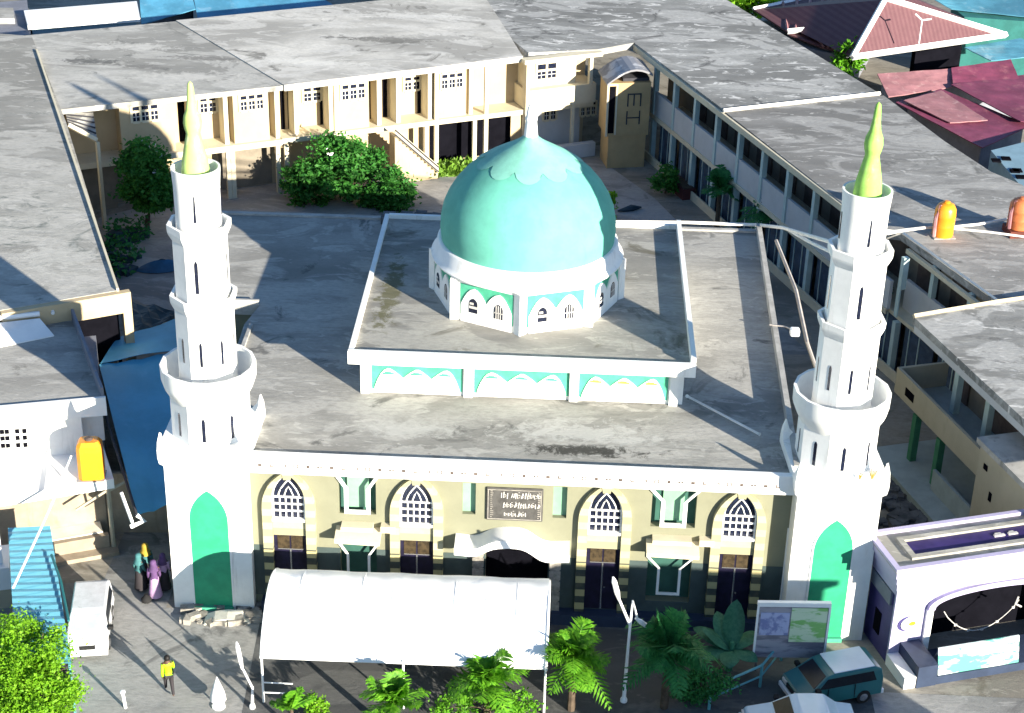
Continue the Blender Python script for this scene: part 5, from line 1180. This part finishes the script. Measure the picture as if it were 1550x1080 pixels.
# ------------------------------------------------------------------ PEOPLE
DG = None
def skin_mesh(name, verts, edges, radii, mat, parent, root=0, sub=1):
    me = bpy.data.meshes.new(name); me.from_pydata(verts, edges, []); ob = bpy.data.objects.new(name, me); C.objects.link(ob)
    md = ob.modifiers.new('Skin', 'SKIN'); md.use_smooth_shade = True
    for i, r in enumerate(radii):
        sv = me.skin_vertices[0].data[i]; sv.radius = (r, r) if not isinstance(r, tuple) else r; sv.use_root = (i == root)
    if sub: s_ = ob.modifiers.new('Sub', 'SUBSURF'); s_.levels = sub; s_.render_levels = sub
    dg = bpy.context.evaluated_depsgraph_get(); dg.update()
    m2 = bpy.data.meshes.new_from_object(ob.evaluated_get(dg)); m2.name = name
    bpy.data.objects.remove(ob); bpy.data.meshes.remove(me)
    m2.materials.clear(); m2.materials.append(mat)
    for p in m2.polygons: p.use_smooth = True
    o = bpy.data.objects.new(name, m2); C.objects.link(o); o.parent = parent; return o
def person(loc, face, label, top, bottom, stride=.0, scale=1.0, skirt=False, scarf=None, armsw=.0):
    """face: direction in degrees the person faces. local: x forward, y left"""
    t = thing('person', label, 'person', loc); t.rotation_euler = (0,0,math.radians(face)); t.scale = (scale,)*3
    S = stride
    J = {'pel':(0,0,.95),'belly':(0,0,1.08),'chest':(.01,0,1.28),'neckb':(0,0,1.44),'neck':(.01,0,1.51),'head':(.03,0,1.60),'crown':(.02,0,1.70),
      'shL':(0,.17,1.39),'elL':(-S*.35-.03,.22,1.12),'wrL':(-S*.4+.08,.22,.88),'shR':(0,-.17,1.39),'elR':(S*.3-.03,-.22,1.12),'wrR':(S*.55+.08,-.21,.90),
      'hipL':(0,.09,.9),'knL':(S*.55+.03,.1,.50),'anL':(S*.62,.1,.09),'toL':(S*.62+.17,.11,.04),'hipR':(0,-.09,.9),'knR':(-S*.2+.03,-.1,.50),'anR':(-S*.8,-.1,.10+S*.12),'toR':(-S*.8+.16,-.11,.04+S*.03),
      'nose':(.14,0,1.60)}
    rad = {'pel':.125,'belly':.12,'chest':.135,'neckb':.085,'neck':.055,'head':.092,'crown':.07,'shL':.06,'elL':.043,'wrL':.03,'shR':.06,'elR':.043,'wrR':.03,
      'hipL':.09,'knL':.058,'anL':.04,'toL':.03,'hipR':.09,'knR':.058,'anR':.04,'toR':.03,'nose':.015}
    E_ = [('pel','belly'),('belly','chest'),('chest','neckb'),('neckb','neck'),('neck','head'),('head','crown'),('neckb','shL'),('shL','elL'),('elL','wrL'),('neckb','shR'),('shR','elR'),('elR','wrR'),('pel','hipL'),('hipL','knL'),('knL','anL'),('anL','toL'),('pel','hipR'),('hipR','knR'),('knR','anR'),('anR','toR'),('head','nose')]
    # hands: palm and five fingers per side
    for sd, y in (('L',1),('R',-1)):
        w_ = Vector(J['wr'+sd]); e_ = Vector(J['el'+sd]); d = (w_-e_).normalized(); J['pm'+sd] = tuple(w_+d*.07); rad['pm'+sd] = .032; E_.append(('wr'+sd,'pm'+sd))
        for k, (off, ln) in enumerate(((-.024,.075),(-.008,.085),(.008,.08),(.024,.062))):
            a_ = Vector(J['pm'+sd])+d*.04+Vector((off,0,0)); b_ = a_+d*ln+Vector((.012,-y*.01,0))
            J[f'fa{sd}{k}'] = tuple(a_); J[f'fb{sd}{k}'] = tuple(b_); rad[f'fa{sd}{k}'] = .010; rad[f'fb{sd}{k}'] = .007; E_ += [('pm'+sd,f'fa{sd}{k}'),(f'fa{sd}{k}',f'fb{sd}{k}')]
        a_ = Vector(J['pm'+sd])-d*.02+Vector((.04,-y*.01,0)); J['th'+sd] = tuple(a_+d*.045); rad['th'+sd] = .010; E_.append(('pm'+sd,'th'+sd))
    keys = list(J); idx = {k: i for i, k in enumerate(keys)}
    skin_mesh('body', [J[k] for k in keys], [(idx[a], idx[b]) for a, b in E_], [rad[k] for k in keys], M['skin'], t, idx['pel'])
    def part(name, ks, es, mat, grow):
        ii = {k: i for i, k in enumerate(ks)}; return skin_mesh(name, [J[k] for k in ks], [(ii[a], ii[b]) for a, b in es], [rad[k]*1.12+grow for k in ks], M[mat], t, 0)
    part('top', ['belly','pel','chest','neckb','shL','elL','wrL','shR','elR','wrR'], [('pel','belly'),('belly','chest'),('chest','neckb'),('neckb','shL'),('shL','elL'),('elL','wrL'),('neckb','shR'),('shR','elR'),('elR','wrR')], top, .014)
    if skirt:
        m = MB(); m.lathe([(.10,1.0),(.17,.95),(.2,.7),(.24,.35),(.27,.12),(.25,.12),(.1,.9)], (0,0), 16); me_loc = t.location.copy()
        o = m.build('skirt', M[bottom], None, smooth=True); o.parent = t
    else:
        part('trousers', ['pel','hipL','knL','anL','hipR','knR','anR'], [('pel','hipL'),('hipL','knL'),('knL','anL'),('pel','hipR'),('hipR','knR'),('knR','anR')], bottom, .012)
    hm = MB(); prof = [(.001,1.745),(.06,1.735),(.10,1.69),(.112,1.62),(.10,1.56)] if not scarf else [(.001,1.755),(.07,1.745),(.12,1.69),(.128,1.6),(.13,1.5),(.2,1.38),(.21,1.30)]
    hm.lathe(prof, (-.015,0), 14); o = hm.build('hair' if not scarf else 'headscarf', M['hair'] if not scarf else M[scarf], None, smooth=True); o.parent = t
    return t
q = P(257,1050,0); person(q, 110, 'person in a lime yellow jacket and dark trousers walking up the street', 'hiviz', 'trouser', .42)
GQ = 'people gathered in the alley mouth'
q = P(236,905,0); person(q, 100, 'person in a lilac skirt with a plum headscarf, nearest of the alley group', 'plum_cloth', 'lilac_cloth', 0, 1.03, True, 'plum_cloth', GQ if False else 0)
q = P(250,893,0); person(q, 80, 'person in a lilac top beside the left minaret wall', 'lilac_cloth', 'trouser', .15, 1.0, True, 'plum_cloth')
q = P(214,893,0); person(q, 60, 'person in a teal top at the left of the alley group', 'teal_cloth', 'trouser', .1, 1.0, True, 'teal_cloth')
q = P(224,882,0); person(q, 95, 'person in a yellow headscarf behind the alley group', 'teal_cloth', 'trouser', .1, 1.08, True, 'yellow_cloth')
for o in bpy.data.objects:
    if o.name.startswith('person') and 'lime' not in o.get('label', ''): o['group'] = GQ
q = P(222,911,0); m = MB(Fr(q[:2], 20)); m.lathe([(.05,0),(.2,.03),(.22,.14),(.12,.26),(.05,.3),(.08,.36)], (0,0), 9); tag(m.build('bag', M['tyre'], None, smooth=True), 'small black bag left on the street in front of the alley group', 'bag')
# ------------------------------------------------------------------ HOUSES BEYOND
# maroon hip roof house
hh = thing('hip_roof_house', 'house with a maroon hip roof and white ridge lines behind the right wing', 'house', (24, 120, 0))
e1 = Vector(P(1290,88,5)); e2 = Vector(P(1523,55,5)); up_ = Vector((0,0,1)); dd = (e2-e1).normalized(); bk = Vector((-dd.y, dd.x, 0))
r1_ = Vector(P(1340,0,8.0)); dep = 12.0
m = MB(); base4 = [e1, e2, e2+bk*dep, e1+bk*dep]
m.add([tuple(p) for p in base4]+[tuple(r1_), tuple(r1_+bk*1.5+dd*2.0)], [(0,1,4),(1,2,5,4),(2,3,5),(3,0,4,5),(3,2,1,0)]); m.build('roof', M['maroon'], hh)
m = MB(); z_ = Vector((0,0,.1))
for (a, b) in ((e1,r1_),(e2,r1_),(e1,e2)): m.tube([tuple(a+z_*.5), tuple(b+z_)], .22, 4)
m.build('ridge_cap', M['white_trim'], hh)
m = MB(); fr_ = Fr(e1, math.degrees(math.atan2(dd.y, dd.x))); m.box(.6, (e2-e1).length-.6, .6, dep-.6, 0, 4.99); m.build('wall', M['parapet'], hh)
m = MB(fr_); m.box(.7, (e2-e1).length-.5, .62, .7, 3.9, 4.95) if False else m.box(5.5, 9.5, .2, .598, 2.5, 4.7); m.build('porch', M['dark'], hh)
t_ = P(1391,66,6.0); m = MB(); m.tube([t_, (t_[0], t_[1], 7.6)], .05, 5); m.tube([(t_[0]-.5,t_[1],8.0),(t_[0],t_[1],7.6),(t_[0]+.6,t_[1],7.7)], .06, 5); m.build('aerial', M['white_trim'], hh)
h2 = thing('ribbed_roof_house', 'low house with pale ribbed maroon roof left of the hip roof', 'house', (17, 122, 0))
q = [P(1140,14,5.2), P(1330,-25,5.9), P(1308,37,5.5), P(1192,48,5.0)]
m = MB(); m.sheet([[q[0],q[1]],[q[3],q[2]]], .12); m.build('roof', M['maroon'], h2)
m = MB()
for k in range(1, 9):
    u = k/9; a = Vector(q[0]).lerp(Vector(q[1]), min(1, u+.12)) + Vector((0,0,.05)); b = Vector(q[3]).lerp(Vector(q[2]), max(0, u-.12)) + Vector((0,0,.05)); m.tube([tuple(a), tuple(b)], .11, 4)
m.build('roof_ribs', M['pinkish'], h2)
m = MB(); m.tube([q[3], q[2]], .2, 4); m.build('ridge_cap', M['white_trim'], h2); m = MB(); m.tube([q[0], q[1]], .15, 4); m.build('ridge_cap', M['white_trim'], h2)
q2 = [P(1194,52,4.8), P(1304,42,4.9), P(1282,80,4.5), P(1245,72,4.5)]; m = MB(); m.sheet([[q2[0],q2[1]],[q2[3],q2[2]]], .1); m.build('lower_roof', M['maroon'], h2)
m = MB()
for k in range(1, 6):
    u = k/6; a = Vector(q2[0]).lerp(Vector(q2[1]), min(1, u+.1)) + Vector((0,0,.05)); b = Vector(q2[3]).lerp(Vector(q2[2]), max(0, u-.1)) + Vector((0,0,.05)); m.tube([tuple(a), tuple(b)], .09, 4)
m.build('roof_ribs', M['pinkish'], h2)
m = MB(); m.prism([q[0][:2], q[3][:2], q2[3][:2], q2[2][:2], (q[2][0], q[2][1]+2), (q[1][0], q[1][1])], 0, 4.2); m.build('wall', M['slate'], h2)
# plum sheet roofs
def shack(name, label, sheets, wall, base, cat='shed'):
    t = thing(name, label, cat, base)
    for (pts, mat) in sheets:
        q = [P(*p) for p in pts]; m = MB(); m.sheet([[tuple(Vector(q[0]).lerp(Vector(q[3]), j/6).lerp(Vector(q[1]).lerp(Vector(q[2]), j/6), i/8) + Vector((0,0,.012*math.sin(i*1.7+j*2.3)))) for i in range(9)] for j in range(7)], .06); m.build('roof_sheet', M[mat], t)
    if wall:
        q = [P(*p)[:2] for p in wall[0]]; m = MB(); m.prism(q, 0, wall[1]); m.build('wall', M[wall[2]], t)
    return t
shack('tin_shed', 'shed with long pink and plum roof sheets behind the right wing', [([(1328,112,5.0),(1440,104,5.0),(1442,132,4.4),(1345,147,4.4)],'pinkish'), ([(1440,103,5.1),(1530,90,5.1),(1545,125,4.6),(1443,130,4.6)],'purple')], ([(1336,118,4.2),(1525,100,4.2),(1540,122,4.2),(1348,143,4.2)], 4.2, 'slate'), P(1430,120,0))
shack('tin_shed', 'shed with sagging crimson plum roof sheets, nearest at the right edge', [([(1356,155,4.4),(1425,135,4.4),(1560,190,4.0),(1487,224,4.0)],'purple'), ([(1368,152,4.6),(1425,137,4.6),(1495,182,4.3),(1438,186,4.3)],'pinkish'), ([(1440,128,4.7),(1560,112,4.7),(1640,190,4.3),(1545,184,4.3)],'purple')], ([(1375,158,3.9),(1440,142,3.9),(1550,188,3.9),(1486,216,3.9)], 3.7, 'slate'), P(1460,180,0))
hb = thing('blue_house', 'pale blue wall with dark holes at the right edge behind the wing roof', 'house', P(1540,250,0))
q = [P(1500,228,4.8), P(1650,190,4.8), P(1700,270,4.8), P(1552,290,4.8)]
m = MB(); m.prism([p[:2] for p in q], 0, 4.8); m.build('wall', M['blue_wall'], hb)
m = MB(); 
for (px, py) in ((1508,243),(1523,240),(1536,259),(1540,258),(1545,268)): p_ = P(px, py, 4.85); m.box(p_[0]-.25, p_[0]+.25, p_[1]-.25, p_[1]+.25, 4.802, 4.88)
m.build('holes', M['dark'], hb)
shack('turquoise_shed', 'turquoise sheet roof with a teal end in the top right corner', [([(1395,-12,6.0),(1580,-40,6.0),(1580,28,5.2),(1440,14,5.2)],'turq'), ([(1460,72,4.6),(1545,58,4.6),(1600,82,4.2),(1500,92,4.2)],'turq')], ([(1440,10,5.0),(1570,10,5.0),(1570,34,5.0),(1460,26,5.0)], 5.0, 'teal_wall'), P(1500,20,0))
# top left houses
w1 = thing('white_roof_house', 'long white flat roofed house in the top left corner', 'house', P(125,25,0))
q = [P(36,16,5), P(207,2,5), P(212,27,5), P(42,39,5)]
m = MB(); m.prism([p[:2] for p in [q[3],q[2],q[1],q[0]]], 4.7, 5.0); m.build('roof', M['white_trim'], w1); m = MB(); m.prism(inset([q[3],q[2],q[1],q[0]], .3), 0, 4.698); m.build('wall', M['blue_wall'], w1)
shack('blue_shed', 'blue sheet roof right of the white flat roof at the top edge', [([(210,-20,5.4),(285,-28,5.4),(296,14,4.4),(214,37,4.0)],'bluepanel')], ([(216,-10,3.9),(282,-16,3.9),(292,10,3.9),(220,28,3.9)], 3.8, 'slate'), P(250,10,0))
shack('blue_shed', 'wide blue and grey sheet roof behind the far school block at the top edge', [([(288,-30,5.4),(420,-45,5.4),(505,8,4.2),(300,32,4.0)],'bluepanel')], ([(296,-20,3.9),(420,-30,3.9),(495,4,3.9),(305,24,3.9)], 3.8, 'slate'), P(390,5,0))
dk = thing('dark_house', 'dark grey house behind the left wing in the top left corner', 'house', P(10,30,0))
q = [P(-120,58,5), P(46,44,5), P(40,-8,5), P(-120,4,5)]
m = MB(); m.prism([p[:2] for p in q], 0, 4.6); m.build('wall', M['slate'], dk); m = MB(); m.prism([P(-120,30,5)[:2], P(22,28,5)[:2], P(20,12,5)[:2], P(-120,12,5)[:2]], 4.602, 5.0); m.build('roof', M['roof_left'], dk)
# ------------------------------------------------------------------ added unseen house across the street, placed to shade foreground and lower facade
hs = thing('added_shade_house', 'cream two storey house across the street from the mosque', 'house', (16.5, 36, 0))
m = MB(); m.box(16.5, 26.2, 34.0, 38.6, 0, 8.35); m.build('wall', M['cream_wall'], hs); m = MB(); m.box(16.2, 26.5, 33.7, 38.9, 8.352, 8.6); m.build('roof', M['roof_left'], hs)
for k in range(5):
    m = MB(); x_ = 16.8 + k*1.9; m.box(x_, x_+1.1, 38.602, 38.66, 4.4, 5.8); m.build('window', M['dark_glass'], hs)
# ------------------------------------------------------------------ LIGHT, SKY, CAMERA
SUN_AZ, SUN_EL = -47.5, 14.2
az, el = math.radians(SUN_AZ), math.radians(SUN_EL)
sd = Vector((math.cos(az)*math.cos(el), math.sin(az)*math.cos(el), math.sin(el)))
sl = bpy.data.lights.new('sun', 'SUN'); sl.energy = 5.0; sl.angle = math.radians(.5); sl.color = (1.0, .92, .765)
so = bpy.data.objects.new('sun', sl); C.objects.link(so); so.rotation_euler = sd.to_track_quat('Z', 'Y').to_euler(); so.location = (30, 0, 40)
wd = bpy.data.worlds.new('World'); SC.world = wd; wd.use_nodes = True; nt = wd.node_tree
sky = nt.nodes.new('ShaderNodeTexSky'); sky.sky_type = 'NISHITA'; sky.sun_disc = False; sky.sun_elevation = el; sky.sun_rotation = math.pi/2 - az
sky.air_density = 1.0; sky.dust_density = .25; sky.ozone_density = 3.5
nt.links.new(sky.outputs[0], nt.nodes['Background'].inputs['Color']); nt.nodes['Background'].inputs['Strength'].default_value = .075
cam = bpy.data.cameras.new('camera'); co = bpy.data.objects.new('camera', cam); C.objects.link(co)
Rm = Matrix(((RW[0][0], -RW[0][1], -RW[0][2]), (RW[1][0], -RW[1][1], -RW[1][2]), (RW[2][0], -RW[2][1], -RW[2][2])))
co.matrix_world = Matrix.Translation((0, 0, CAM_H)) @ Rm.to_4x4()
cam.sensor_fit = 'HORIZONTAL'; cam.sensor_width = 36.0; cam.lens = F_PX/1550*36.0; cam.clip_start = .5; cam.clip_end = 5000
SC.camera = co
SC.view_settings.view_transform = 'Standard'; SC.view_settings.look = 'None'; SC.view_settings.gamma = 1.0; SC.view_settings.use_curve_mapping = False
SC.view_settings.exposure = 1.58
